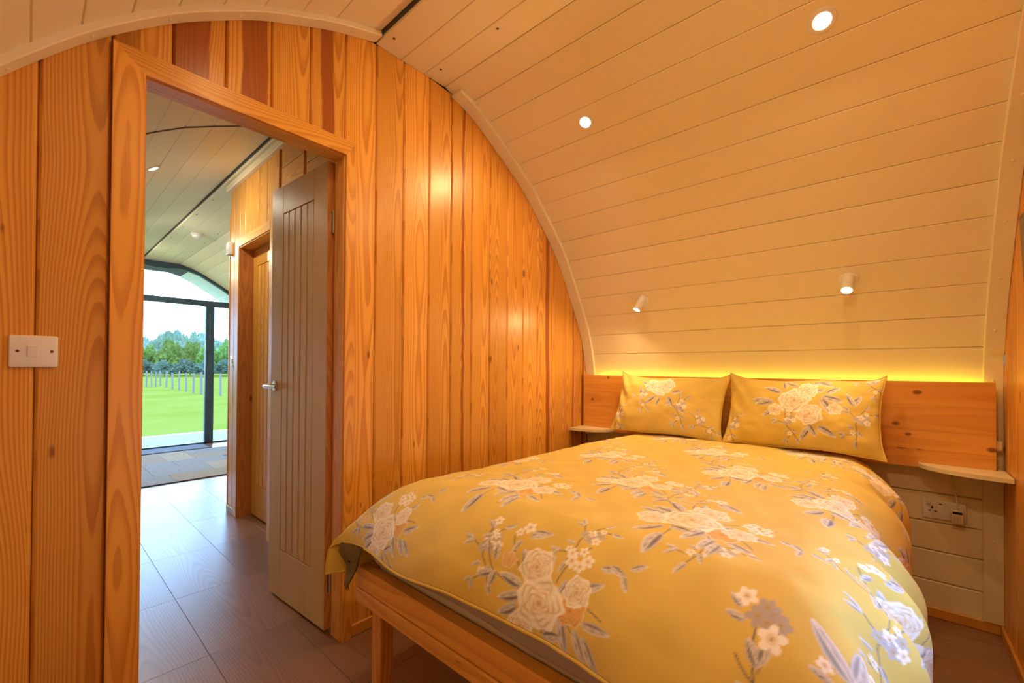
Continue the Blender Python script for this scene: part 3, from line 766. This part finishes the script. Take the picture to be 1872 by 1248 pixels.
    def cluster(s, cx, cy, k, rot=0., flip=1, rich=1.0):
        """three roses, a bud, leaves all round and two sprays; k = radius of the main rose"""
        ca, sa = math.cos(rot), math.sin(rot)
        def T_(a, b): a *= flip; return cx+k*(a*ca-b*sa), cy+k*(a*sa+b*ca)
        def A_(g): return rot+(g if flip > 0 else math.pi-g)
        D = math.radians
        for a, b, a2, b2 in ((-1.0, .9, -2.1, 2.4), (-.9, .3, -2.6, .9), (.9, .5, 2.6, .2), (1.2, -.3, 2.2, -1.7), (.2, -1.0, 1.3, -3.0), (.5, 1.0, 1.4, 2.6), (-2.6, .9, -3.3, 2.9)): s.stem(*T_(a, b), *T_(a2, b2))
        for a, b, ln, g, w_ in ((-.9, .1, 1.15, 200, .5), (-1.0, .45, 1.2, 165, .5), (-.8, .9, 1.2, 120, .42), (-.2, .9, 1.1, 75, .45), (-1.0, -.35, 1.1, 215, .5), (1.55, .9, 1.0, 30, .42),
                              (1.0, -.2, 1.5, 285, .36), (1.9, -.2, 1.1, 5, .4), (1.65, -.5, 1.25, 295, .36), (2.0, -.6, 1.3, 300, .36), (.35, -1.25, .9, 20, .6), (.15, -1.4, 1.2, 265, .5), (.8, -2.0, 1.3, 300, .5),
                              (-2.5, .75, .8, 210, .5), (-2.4, .8, .8, 262, .5), (-2.5, 1.2, .7, 100, .45), (.9, 1.15, .6, 250, .5)):
            s.leaf(*T_(a, b), k*ln, A_(D(g)), w_)
        s.rose(*T_(1.35, .15), k*.62, 1.0, base=np.array((.80, .50, .14)), core=np.array((.62, .34, .06)))
        s.rose(*T_(1.45, .85), k*.55, 2.0)
        s.rose(*T_(-.55, 1.35), k*.74, .5); s.rose(*T_(-.75, -1.15), k*.62, 2.2); s.rose(*T_(0, 0), k*1.05, 0.)
        s.rose(*T_(-1.9, 1.35), k*.34, 1.3, base=np.array((.86, .62, .3)))
        for a, b, r_ in ((.85, 1.9, .30), (1.25, 1.75, .26), (.75, 2.2, .24), (1.5, 2.0, .27), (1.2, 2.35, .22), (-1.6, 2.9, .30), (-1.95, 2.6, .2), (-3.2, 2.9, .22), (-2.9, 2.2, .18)): s.daisy(*T_(a, b), k*r_, a*3)
        for a, b, ln, g in ((-1.4, 2.5, .9, 20), (-1.3, 2.75, .9, 5), (-1.7, 2.3, .6, 250), (2.1, 1.9, .7, 10), (2.4, 2.1, .7, 340), (2.9, 1.9, .6, 300), (3.1, 2.2, .6, 30), (-3.2, 2.5, .55, 140), (-3.1, 2.2, .5, 200), (-3.4, 1.6, .5, 60)):
            s.leaf(*T_(a, b), k*ln, A_(D(g)), .45)
    def spray(s, cx, cy, k, rot=0., flip=1):
        ca, sa = math.cos(rot), math.sin(rot)
        def T_(a, b): a *= flip; return cx+k*(a*ca-b*sa), cy+k*(a*sa+b*ca)
        def A_(g): return rot+(math.radians(g) if flip > 0 else math.pi-math.radians(g))
        for a, b, a2, b2 in ((0, 0, .3, 2.2), (.1, .6, -1.0, 1.3), (.2, 1.2, 1.2, 2.0), (0, 0, .5, -1.8), (.3, -.8, -.6, -1.5)): s.stem(*T_(a, b), *T_(a2, b2))
        for a, b, ln, g in ((-1.0, 1.3, .8, 150), (-.9, 1.2, .8, 195), (.3, 2.1, .7, 80), (1.1, 2.0, .8, 20), (.1, .4, .8, 40), (.3, -.6, .8, 330), (.5, -1.6, .9, 280), (-.5, -1.4, .8, 200), (-.1, -.3, .7, 200), (-.6, -1.5, .7, 255)): s.leaf(*T_(a, b), k*ln, A_(g), .45)
        for a, b, r_, gr in ((.2, 1.0, .42, 0), (.75, 1.25, .40, 1), (.5, .6, .42, 1), (-.15, .65, .36, 1), (.9, .75, .36, 0), (.55, 1.7, .25, 0), (0, -.9, .3, 0)):
            s.daisy(*T_(a, b), k*r_, a*5, col=WHITE if not gr else np.array((.52, .50, .55)))
def grid_mesh(name, P, col, extra=None):
    """P (n, m, 3) array, col (n, m, 3): quad grid with point colours"""
    n, m_ = P.shape[:2]; me = bpy.data.meshes.new(name)
    idx = np.arange(n*m_).reshape(n, m_)
    q = np.stack([idx[:-1, :-1], idx[:-1, 1:], idx[1:, 1:], idx[1:, :-1]], -1).reshape(-1, 4)
    V = P.reshape(-1, 3); Cc = col.reshape(-1, 3)
    if extra is not None:
        V2, q2, C2 = extra; q = np.concatenate([q, q2+len(V)]); V = np.concatenate([V, V2]); Cc = np.concatenate([Cc, C2])
    me.vertices.add(len(V)); me.vertices.foreach_set('co', V.astype(np.float32).ravel())
    me.loops.add(len(q)*4); me.loops.foreach_set('vertex_index', q.astype(np.int32).ravel())
    me.polygons.add(len(q)); me.polygons.foreach_set('loop_start', np.arange(0, len(q)*4, 4, dtype=np.int32))
    me.polygons.foreach_set('use_smooth', np.ones(len(q), bool))
    me.update(calc_edges=True)
    a = me.color_attributes.new('print', 'FLOAT_COLOR', 'POINT')
    a.data.foreach_set('color', np.concatenate([Cc, np.ones((len(Cc), 1))], 1).astype(np.float32).ravel())
    return me
def vnoise(X, Y, seed=0):
    """smooth value noise on arrays"""
    r_ = np.random.default_rng(seed); Tn = r_.random((64, 64)); xi = np.floor(X).astype(int); yi = np.floor(Y).astype(int); fx, fy = X-xi, Y-yi
    fx = fx*fx*(3-2*fx); fy = fy*fy*(3-2*fy); g = lambda a, b: Tn[a % 64, b % 64]
    return (g(xi, yi)*(1-fx)+g(xi+1, yi)*fx)*(1-fy)+(g(xi, yi+1)*(1-fx)+g(xi+1, yi+1)*fx)*fy-.5
# ---- duvet: s runs across the bed, t from the foot hem to the pillows
ST = .0032
s_ = np.arange(.10, 2.16, ST); t_ = np.arange(.612, 2.60, ST)
Sg, Tg = np.meshgrid(s_, t_)
def ell(dist, a, b):
    """point at arc distance DIST along a rounded shoulder: horizontal run a, drop b"""
    th = np.clip(dist/((a+b)/2*1.09), 0, None); lim = math.pi/2
    tt = np.minimum(th, lim); over = np.maximum(th-lim, 0)*((a+b)/2*1.09)
    return a*np.sin(tt), b*(1-np.cos(tt))+over
def duvet(Sg, Tg, off=0.0):
    fx, fz = ell(np.clip(.97-Tg, 0, None), .265, .185)
    lx, lz = ell(np.clip(.56-Sg, 0, None), .235, .17)
    rx, rz = ell(np.clip(Sg-1.57, 0, None), .195-.02*np.clip((Tg-2.1)/.4, 0, 1), .20)
    X = np.clip(Sg, .56, 1.57)-lx+rx; Y = np.clip(Tg, .97, None)-fx
    drop = (np.clip(fz, 0, None)**4+np.clip(lz, 0, None)**4+np.clip(rz, 0, None)**4)**.25
    top = .735+.030*np.sin(np.pi*np.clip((Sg-.3)/1.5, 0, 1))-.012*np.clip((Tg-2.0)/.5, 0, 1)+.012*np.clip((1.6-Tg)/.8, 0, 1)
    Z = top-drop
    Z += .010*vnoise(Sg*5, Tg*5, 1)+.006*vnoise(Sg*11+3, Tg*9, 2)+.0025*vnoise(Sg*26+3, Tg*22, 4)
    # diagonal creases
    Z += .004*np.abs(vnoise((Sg+Tg)*9, (Sg-Tg)*2.2, 7))
    # folds of the hanging right side
    hang = np.clip((Sg-1.60)/.12, 0, 1); X += hang*(.022*np.sin(Tg*21+2.2*np.sin(Tg*5))+.03*vnoise(Tg*7, Sg*2, 5)-.004)
    Z += hang*.010*np.sin(Tg*26+Sg*20)
    # the foot fall bellies and ripples a little
    fall = np.clip((.93-Tg)/.2, 0, 1); Y -= fall*(.016*np.sin(Sg*9+1)+.02*vnoise(Sg*5, Tg*3, 9)); Z += fall*(.004*np.sin(Sg*16)-.030)
    # the left foot corner is pulled out into a tip
    cr = np.clip((.50-Sg)/.30, 0, 1)*np.clip((.86-Tg)/.25, 0, 1)
    X -= .06*cr; Z += .005*cr
    Z -= off
    return np.stack([X, Y, Z], -1)
pr = Print(Sg, Tg)
CL = [(1.15, .689, .060, .10, 1), (.532, .698, .056, .45, 1), (.814, 1.06, .064, -.5, 1), (1.351, 1.111, .066, -.55, 1), (1.073, 1.351, .060, -.5, 1), (1.306, 1.738, .062, -.4, 1), (1.62, 1.58, .064, -.5, 1),
      (.778, 1.716, .060, -.4, 1), (1.102, 2.106, .060, -.4, 1), (1.72, 2.30, .060, .5, 1), (1.88, 1.16, .060, .6, 1), (1.95, 1.75, .060, -.4, 1), (.44, 1.40, .058, -.4, 1), (.42, 2.15, .058, .2, 1), (.80, 2.42, .058, -.3, 1), (1.45, 2.45, .058, -.3, 1), (1.90, .72, .060, .4, 1)]
for c in ((.955, .74, .040, .3, 1), (1.18, .86, .034, -.4, 1), (1.43, .955, .036, -.6, 1), (1.02, 1.62, .036, 1, 1), (1.54, 1.98, .038, .2, 1), (1.74, 1.36, .038, .5, 1), (.58, 1.05, .036, 0, 1), (1.25, 1.45, .034, -.5, 1), (1.76, .98, .042, .4, 1), (.66, 2.05, .036, 1.2, 1)): pr.spray(*c)
# the long sprig near the right foot corner: stem, leaves, grey blossoms and two white flowers
pr.stem(1.60, .655, 1.555, .835, .0013, .12); pr.stem(1.575, .74, 1.535, .775); pr.stem(1.57, .76, 1.585, .80)
for x, y, l, g in ((1.575, .72, .040, 150), (1.575, .735, .042, 190), (1.57, .765, .045, 120), (1.572, .77, .045, 80), (1.58, .71, .045, 330), (1.59, .69, .05, 210), (1.595, .68, .05, 20), (1.54, .83, .035, 170), (1.53, .85, .03, 140), (1.58, .70, .05, 250)): pr.leaf(x, y, l, math.radians(g), .5)
for x, y, r_ in ((1.555, .842, .020), (1.578, .850, .020), (1.566, .862, .018), (1.592, .838, .019), (1.57, .835, .018)): pr.daisy(x, y, r_, x*90, np.array((.46, .43, .47)))
pr.daisy(1.532, .872, .019, .3); pr.daisy(1.582, .812, .024, 1.0)
pr.rose(1.618, .70, .050, .4, base=np.array((.92, .80, .50)))
for c in CL: pr.cluster(*c)
pr.stem(1.69, .72, 1.70, .84, .0014)
for x, y, ln, g in ((1.695, .80, .095, 128), (1.70, .81, .085, 60), (1.70, .77, .08, 20), (1.69, .74, .085, 250), (1.685, .73, .08, 330)): pr.leaf(x, y, ln, math.radians(g), .45, dark=np.array((.30, .33, .40)))
Pd = duvet(Sg, Tg)
# underside (coarser), joined to the print side along the hem
k = 10; Sc, Tc = Sg[::k, ::k], Tg[::k, ::k]; Pu = duvet(Sc, Tc, .010); nn, mm = Sc.shape
idx = np.arange(nn*mm).reshape(nn, mm); qu = np.stack([idx[:-1, :-1], idx[1:, :-1], idx[1:, 1:], idx[:-1, 1:]], -1).reshape(-1, 4)
me = grid_mesh('duvet', Pd, pr.c, (Pu.reshape(-1, 3), qu, np.tile(YEL*.8, (nn*mm, 1))))
duv = obj('duvet', me, M_CLOTH); tag(duv, 'mustard yellow duvet printed with white roses and grey leaves, spread over the bed', 'duvet')
n_, m_ = Sg.shape
edge = [Pd[0, j] for j in range(0, m_, 8)]+[Pd[i, m_-1] for i in range(0, n_, 8)]
edge2 = [Pd[i, 0] for i in range(0, n_, 8)]
lowr = [Vector(p)-Vector((0, 0, .005)) for p in edge]
obj('hem', MB().tube(lowr, .004, 8), M_MUSTARD, duv, smooth=True)
obj('hem', MB().tube([Vector(p)-Vector((0, 0, .005)) for p in edge2], .004, 8), M_MUSTARD, duv, smooth=True)
# hanging corner tip of the open duvet cover, reverse side out, with its buttonhole
c0 = Vector(Pd[0, 0])
def tri_flap(name, a, b, c, mat, t=.006, n_=6):
    m = MB(); a, b, c = Vector(a), Vector(b), Vector(c); nrm = (b-a).cross(c-a).normalized(); rows = []
    for sgn in (0, 1):
        g_ = {}
        for i in range(n_+1):
            for j in range(n_+1-i):
                u, v = i/n_, j/n_; p = a+(b-a)*u+(c-a)*v; p = p+nrm*(t*sgn+.010*math.sin(3*math.pi*u)*(1-v)+.008*math.sin(4*v+1))
                g_[i, j] = m.bm.verts.new(p)
        for i in range(n_):
            for j in range(n_-i):
                f = (g_[i, j], g_[i+1, j], g_[i, j+1]); m.bm.faces.new(f if sgn else f[::-1])
                if j < n_-i-1:
                    f = (g_[i+1, j], g_[i+1, j+1], g_[i, j+1]); m.bm.faces.new(f if sgn else f[::-1])
        rows.append(g_)
    return obj(name, m, mat, duv, smooth=True)
tri_flap('corner_flap', (.352, .706, .566), (.392, .714, .412), (.452, .714, .566), M_REV)
obj('button', MB().lathe([(0, .003), (.005, .003), (.006, .001), (.006, -.002)], (.400, .702, .515), (0, -1, .1), 12), M_BLACK, duv)
# ---- pillows
def pillow(cx, label, motif, seed):
    n_ = 150; p = np.linspace(-1, 1, int(n_*1.6)); q = np.linspace(-1, 1, n_); Pg, Qg = np.meshgrid(p, q)
    a, b = .330, .190
    def surf(side):
        pin = 1-.055*(1-Pg**2)*np.abs(Qg)**2.5; pin2 = 1-.05*(1-Qg**2)*np.abs(Pg)**3
        U = a*Pg*pin2*(1+.03*np.abs(Pg*Qg)**6); V = b*Qg*pin*(1+np.where(Qg > 0, .17, .03)*np.abs(Pg*Qg)**9)
        th = .082*np.clip(1-np.abs(Pg)**3.0, 0, 1)**.6*np.clip(1-np.abs(Qg)**2.6, 0, 1)**.6
        th = th+(.006*vnoise(Pg*4+seed, Qg*4, seed)+.004*vnoise(Pg*9, Qg*7+seed, seed+1))*np.clip(th/.03, 0, 1)
        th += .007*np.sin((Pg+1)*22+Qg*9)*np.exp(-((Pg+.95)/.22)**2)*np.clip(th/.02, 0, 1)
        return U, V, th*side
    bot, topv = Vector((cx, 2.520, .770)), Vector((cx, 2.672, 1.090)); up = (topv-bot).normalized(); mid = (bot+topv)/2+Vector((0, 0, -.004)); nr = Vector((1, 0, 0)).cross(up).normalized()
    nr = nr if nr.y < 0 else -nr
    out = []
    for side in (1, -1):
        U, V, H = surf(side if side > 0 else -.75)
        P = np.stack([mid.x+U+0*V, mid.y+up.y*V+nr.y*H, mid.z+up.z*V+nr.z*H+.004*np.sin(Pg*5)], -1); out.append(P)
    Sg_, Tg_ = np.meshgrid(np.linspace(-a, a, len(p)), np.linspace(-b, b, len(q)))
    pr_ = Print(Sg_, Tg_); motif(pr_)
    idx = np.arange(Pg.size).reshape(Pg.shape); q2 = np.stack([idx[:-1, :-1], idx[1:, :-1], idx[1:, 1:], idx[:-1, 1:]], -1).reshape(-1, 4)
    me = grid_mesh('pillow', out[0], pr_.c, (out[1].reshape(-1, 3), q2, np.tile(YEL, (Pg.size, 1))))
    e = empty('pillow', tuple(bot)); tag(e, label, 'pillow', 'rose print pillows against the headboard')
    obj('pillowcase', me, M_CLOTH, e)
    P = out[0]; ed = [P[0, j] for j in range(0, P.shape[1], 6)]+[P[i, -1] for i in range(0, P.shape[0], 6)]+[P[-1, j] for j in range(P.shape[1]-1, -1, -6)]+[P[i, 0] for i in range(P.shape[0]-1, -1, -6)]
    obj('piped_edge', MB().tube([Vector(x_) for x_ in ed], .0035, 6), M_MUSTARD, e, smooth=True)
    return e
def mot1(p):
    p.rose(-.02, .09, .058, .4); p.rose(-.085, .11, .045, 1.0); p.rose(.0, .10, .055, .2)
    for x, y, l, g in ((.03, .02, .07, 300), (.09, -.02, .075, 310), (-.05, .03, .07, 220), (-.11, .07, .06, 190), (-.02, .02, .06, 250), (.05, .05, .06, 10), (-.12, .12, .05, 150)): p.leaf(x, y, l, math.radians(g), .5)
    p.spray(-.13, .0, .036, .4); p.spray(.10, -.07, .042, .1); p.spray(-.29, -.14, .045, .2); p.spray(.25, -.13, .036, 1)
def mot2(p):
    for x, y, l, g in ((-.07, .09, .085, 160), (-.05, .11, .06, 100), (.0, .13, .07, 150), (.06, .14, .08, 15), (.08, .15, .07, 340), (.10, .06, .09, 350), (.10, .05, .09, 300), (.12, .08, .07, 40), (-.10, .03, .10, 175), (-.11, .04, .08, 200), (-.08, .0, .08, 215), (.06, -.09, .08, 240), (.09, -.09, .085, 330), (.05, -.08, .07, 300), (.22, .03, .07, 60), (.23, .03, .07, 120), (.05, .08, .07, 20)): p.leaf(x, y, l, math.radians(g), .46)
    p.rose(-.01, .04, .066, 0); p.rose(.04, .10, .045, 1); p.rose(.055, -.03, .052, 2); p.rose(-.09, -.01, .03, 0); p.rose(.155, .005, .028, 0)
    p.spray(-.03, -.10, .036, .3); p.spray(.235, -.06, .042, -.3); p.spray(-.30, -.14, .04, .1); p.spray(.29, .15, .034, .6)
pillow(.700, 'left mustard pillow with rose print leaning on headboard near the partition', mot1, 3)
pillow(1.376, 'right mustard pillow with large rose bouquet print leaning on headboard', mot2, 8)
# ------------------------------------------------------------------ headboard, LED strip, shelves
head = empty('headboard', (1.05, 2.77, .70)); tag(head, 'wide knotty pine headboard panel fixed to the white boarded wall', 'headboard')
for a, b in zip((.700, .785, .872, .988), (.785, .872, .988, 1.100)):
    ln = (2.066-.012)/2
    plank('board', head, ((2.066+.012)/2, 2.745, (a+b)/2), (0, 0, 1), (0, 1, 0), (-1, 0, 0), b-a, (-ln, -ln, ln, ln), .028, pine('pine_panel', (.78, .38, .085), (.62, .25, .045), .4, axis='xz', freq=55, contrast=.4, knot=1.0, vary=.12, streaks=False, kth=.45, kv=(9.0, 6.0), kd=(.06, .13)) if a == .700 else bpy.data.materials['pine_panel'], .0006, .0002)
led = empty('led_strip', (1.05, 2.79, 1.07)); tag(led, 'glowing yellow LED strip along the top back of the headboard', 'light strip')
obj('channel', MB().lo((.10, 2.7745, 1.05), (2.03, 2.796, 1.066), .001), M_PLASTIC, led); obj('diffuser', MB().lo((.10, 2.777, 1.066), (2.03, 2.792, 1.074), .002), M_LED, led)
def shelf(label, mir):
    def X(x): return x if not mir else L-x
    pts = [(X(2.070), 2.743)]
    a, b = L-.004-1.822, 2.743-2.570
    for k in range(17):
        th = math.pi/2*k/16; pts.append((X(L-.004-a*math.cos(th)), 2.743-b*math.sin(th)))
    pts += [(X(L-.004), KY-.021), (X(2.070), KY-.021)]
    e = empty('bedside_shelf', (X(2.0), 2.70, .70)); tag(e, label, 'shelf', 'curved bedside shelves')
    obj('shelf_board', MB().prism(pts, .706, .724), M_SHELF, e)
    obj('bracket', MB().lo((X(2.064) if not mir else X(2.072), KY-.06, .66), (X(2.092) if not mir else X(2.045), KY-.022, .706), .003), M_SHELF, e)
shelf('cream quarter-round corner shelf right of the bed under the headboard', False)
shelf('cream quarter-round corner shelf left of the bed beside the partition', True)
# ------------------------------------------------------------------ lamps
def area(name, loc, dirv, e, size, color=WARM, parent=None, spread=math.pi):
    l = bpy.data.lights.new(name, 'AREA'); l.shape = 'DISK'; l.size = size; l.energy = e; l.color = color; l.spread = spread
    o = bpy.data.objects.new(name, l); o.location = loc; o.rotation_euler = Vector(dirv).to_track_quat('-Z', 'Y').to_euler()
    return link(o, parent)
def downlight(x, y, z, n, label, e=LAMP_E, color=WARM, group='recessed ceiling downlights'):
    n = Vector(n).normalized(); p = Vector((x, y, z))
    em = empty('downlight', (x, y, z)); tag(em, label, 'ceiling light', group)
    obj('bezel', MB().lathe([(.026, .001), (.030, .004), (.042, .003), (.044, 0), (.044, -.003), (.026, -.003)], p, n, 28), M_PLASTIC, em, smooth=True)
    obj('lens', MB().lathe([(0, .0015), (.0265, .0015), (.0265, -.004), (0, -.004)], p, n, 24), M_LAMP, em)
    area('downlight_lamp', tuple(p+n*.012), n, e, .05, color, em)
def vn(y0):
    for P in (PR, PL):
        for a, b in zip(P, P[1:]):
            if min(a[0], b[0]) <= y0 <= max(a[0], b[0]):
                t = Vector((b[0]-a[0], b[1]-a[1])).normalized(); n = Vector((-t.y, t.x)); f = (y0-a[0])/(b[0]-a[0])
                if n.dot(Vector((1.2, 1.0))-Vector(a)) < 0: n = -n
                return (0, n.x, n.y), a[1]+(b[1]-a[1])*f
for x, y, lb in ((1.545, 1.862, 'lit recessed downlight in the vault, top right of the picture'), (.569, 1.857, 'lit recessed downlight in the vault nearer the partition'),
                 (1.545, .50, 'unseen downlight added for fill in the near half of the vault behind the camera, by the end wall'), (.569, .50, 'unseen downlight added for fill in the near half of the vault above the doorway side')):
    n, z = vn(y); downlight(x, y, z, n, lb, LAMP_E*(1 if y > 1 else .95 if x > 1 else .3))  # the near-half pair is unseen, added to fill the far vault with light
for x, lb in ((-1.82, 'lit downlight in the passage ceiling seen through the doorway'), (-3.6, 'unseen downlight added for fill over the middle of the living room'), (-5.0, 'unseen downlight added for fill over the rug end of the living room')):
    n, z = vn(.516); downlight(x, .516, z, n, lb, 7 if x > -2 else 18, (1, .94, .72))  # the two beyond the passage are unseen, added to brighten the living room
def spot(bx, by, bz, aim, label):
    n, z = vn(by); n = Vector(n); p = Vector((bx, by, bz)); a = Vector(aim).normalized()
    em = empty('reading_spotlight', tuple(p)); tag(em, label, 'spotlight', 'adjustable spotlights above the pillows')
    obj('wall_plate', MB().lathe([(0, .014), (.034, .014), (.039, .010), (.040, -.002), (0, -.002)], p, n, 28), M_PLASTIC, em, smooth=True)
    k = p+n*.045
    obj('arm', MB().tube([p+n*.012, p+n*.03, k], .006, 10), M_PLASTIC, em, smooth=True)
    h0 = k-a*.045
    obj('head', MB().lathe([(0, 0), (.020, 0), (.024, .004), (.024, .078), (.0255, .080), (.0255, .094), (.0215, .094), (.0215, .088)], h0, a, 28), M_PLASTIC, em, smooth=True)
    obj('lens', MB().lathe([(0, .090), (.0212, .090), (.0212, .086), (0, .086)], h0, a, 24), M_LAMP, em)
    area('spotlight_lamp', tuple(h0+a*.099), a, 3.2, .04, WARM, em, math.radians(150))
spot(.525, 2.632, 1.590, (-.28, -.42, -.86), 'white spotlight above the left pillow pointing down towards the partition')
spot(1.575, 2.634, 1.588, (-.05, -.62, -.76), 'bright white spotlight above the right pillow pointing towards the foot')
# ------------------------------------------------------------------ small fittings
sw = empty('light_switch', (0, .01, 1.185)); tag(sw, 'white single-rocker light switch on the pine partition left of the doorway', 'switch')
obj('face_plate', MB().lo((.0005, -.0355, 1.143), (.009, .053, 1.228), .004, 3), M_PLASTIC, sw, smooth=True)
obj('rocker', MB().box((.0095, .0065, 1.186), (.006, .0185, .031), .001, 2, Matrix.Rotation(math.radians(6), 3, 'Y')), M_PLASTIC, sw)
for y in (-.0205, .0415): obj('screw', MB().lathe([(0, .0015), (.0022, .0015), (.0036, .0005), (.0036, -.001)], (.009, y, 1.186), (1, 0, 0), 12), M_DARKMETAL, sw)
so = empty('wall_socket', (1.913, KY-.002, .503)); tag(so, 'white twin power socket plate on the boarded wall below the right shelf', 'socket')
obj('face_plate', MB().lo((1.842, KY-.012, .460), (1.984, KY-.0005, .546), .003, 2), M_PLASTIC, so, smooth=True)
for x in (1.872, 1.952):
    obj('rocker', MB().box((x-.012 if x < 1.9 else x-.034, KY-.014, .531), (.013, .006, .017), .001), M_PLASTIC, so)
    m = MB(); m.lo((x+.001-.003, KY-.0125, .505), (x+.004, KY-.0118, .517)); m.lo((x-.012, KY-.0125, .492), (x-.004, KY-.0118, .497)); m.lo((x+.008, KY-.0125, .492), (x+.016, KY-.0118, .497))
    obj('pin_holes', m, M_BLACK, so)
obj('usb_ports', MB().lo((1.896, KY-.0126, .528), (1.907, KY-.0118, .532)).lo((1.914, KY-.0126, .528), (1.925, KY-.0118, .532)), M_BLACK, so)
ad = empty('plug_adaptor', (1.952, KY-.03, .49)); tag(ad, 'small cream plug-in adaptor with dark window in the right socket', 'adaptor')
obj('body', MB().lo((1.933, KY-.046, .461), (1.972, KY-.0125, .520), .003, 2), M_CREAM, ad, smooth=True)
obj('display', MB().lo((1.937, KY-.047, .503), (1.968, KY-.0455, .514), .0005), M_BLACK, ad)
m = MB()
for k_ in range(3): m.lo((1.941+.009*k_, KY-.0468, .470), (1.947+.009*k_, KY-.0455, .492), .0005)
obj('buttons', m, M_EDGE, ad)
obj('lead', MB().tube([(1.952, KY-.03, .518), (1.953, KY-.032, .545), (1.948, KY-.02, .60), (1.935, KY-.008, .66), (1.93, KY-.006, .703)], .0028, 8), M_CREAM, ad, smooth=True)
fi = empty('cord_fitting', (2.072, KY-.05, .82)); tag(fi, 'small rounded cream cord fitting on the corner trim above the right shelf', 'fitting')
obj('housing', MB().box((2.072, KY-.042, .826), (.036, .034, .046), .012, 4), M_CREAM, fi, smooth=True)
obj('knob', MB().lathe([(0, .022), (.007, .020), (.010, .012), (.008, .004), (.006, 0)], (2.056, KY-.045, .824), (-1, -.2, 0), 14), M_CREAM, fi, smooth=True)
obj('cord', MB().tube([(2.066, KY-.040, .848), (2.062, KY-.036, .858), (2.068, KY-.030, .866), (2.076, KY-.034, .858), (2.077, KY-.040, .848)], .002, 6), M_CREAM, fi, smooth=True)
obj('stem', MB().lo((2.062, KY-.034, .812), (2.082, KY-.0185, .838), .002), M_CREAM, fi)
tv = empty('television', (2.09, 1.8, 1.42)); tag(tv, 'black framed television tilted down on the right wall, mostly cut off by the picture edge', 'television')
Rt = Matrix.Rotation(math.radians(-2.5), 3, 'Y')
c_ = Vector((2.062, 1.84, 1.467))
obj('bezel', MB().box(c_, (.022, .62, .38), .004, 2, Rt), M_BLACK, tv); obj('screen', MB().box(c_+Vector((-.0118, 0, 0)), (.002, .59, .345), 0, 1, Rt), M_SCREEN, tv)
obj('bracket', MB().box((2.083, 1.84, 1.467), (.030, .16, .16), .002), M_DARKMETAL, tv)
sm = empty('smoke_detector', (-3.99, 1.216, 2.597)); tag(sm, 'round white smoke detector on the ridge panel of the passage ceiling', 'smoke detector')
obj('base', MB().lathe([(0, 0), (.060, 0), (.060, .012), (.052, .016), (0, .016)], (-3.99, 1.216, 2.597), (0, 0, -1), 28), M_PLASTIC, sm, smooth=True)
obj('dome', MB().lathe([(.050, .016), (.046, .034), (.030, .044), (.012, .046), (0, .046)], (-3.99, 1.216, 2.597), (0, 0, -1), 28), M_PLASTIC, sm, smooth=True)
pir = empty('motion_sensor', (-2.19, PY-.01, 2.08)); tag(pir, 'small white box sensor high on the end of the passage wall', 'sensor')
obj('case', MB().lo((-2.235, PY-.035, 2.03), (-2.165, PY-.0005, 2.13), .006, 2), M_PLASTIC, pir, smooth=True); obj('window', MB().lo((-2.222, PY-.037, 2.045), (-2.178, PY-.034, 2.08), .001), M_EDGE, pir)
sp = empty('passage_switch', (-2.13, PY, 1.187)); tag(sp, 'narrow white switch at waist height on the end of the passage wall', 'switch')
obj('face_plate', MB().lo((-2.185, PY-.010, 1.142), (-2.085, PY-.0005, 1.232), .003, 2), M_PLASTIC, sp, smooth=True); obj('rocker', MB().lo((-2.145, PY-.014, 1.17), (-2.125, PY-.009, 1.205), .001), M_DARKMETAL, sp)
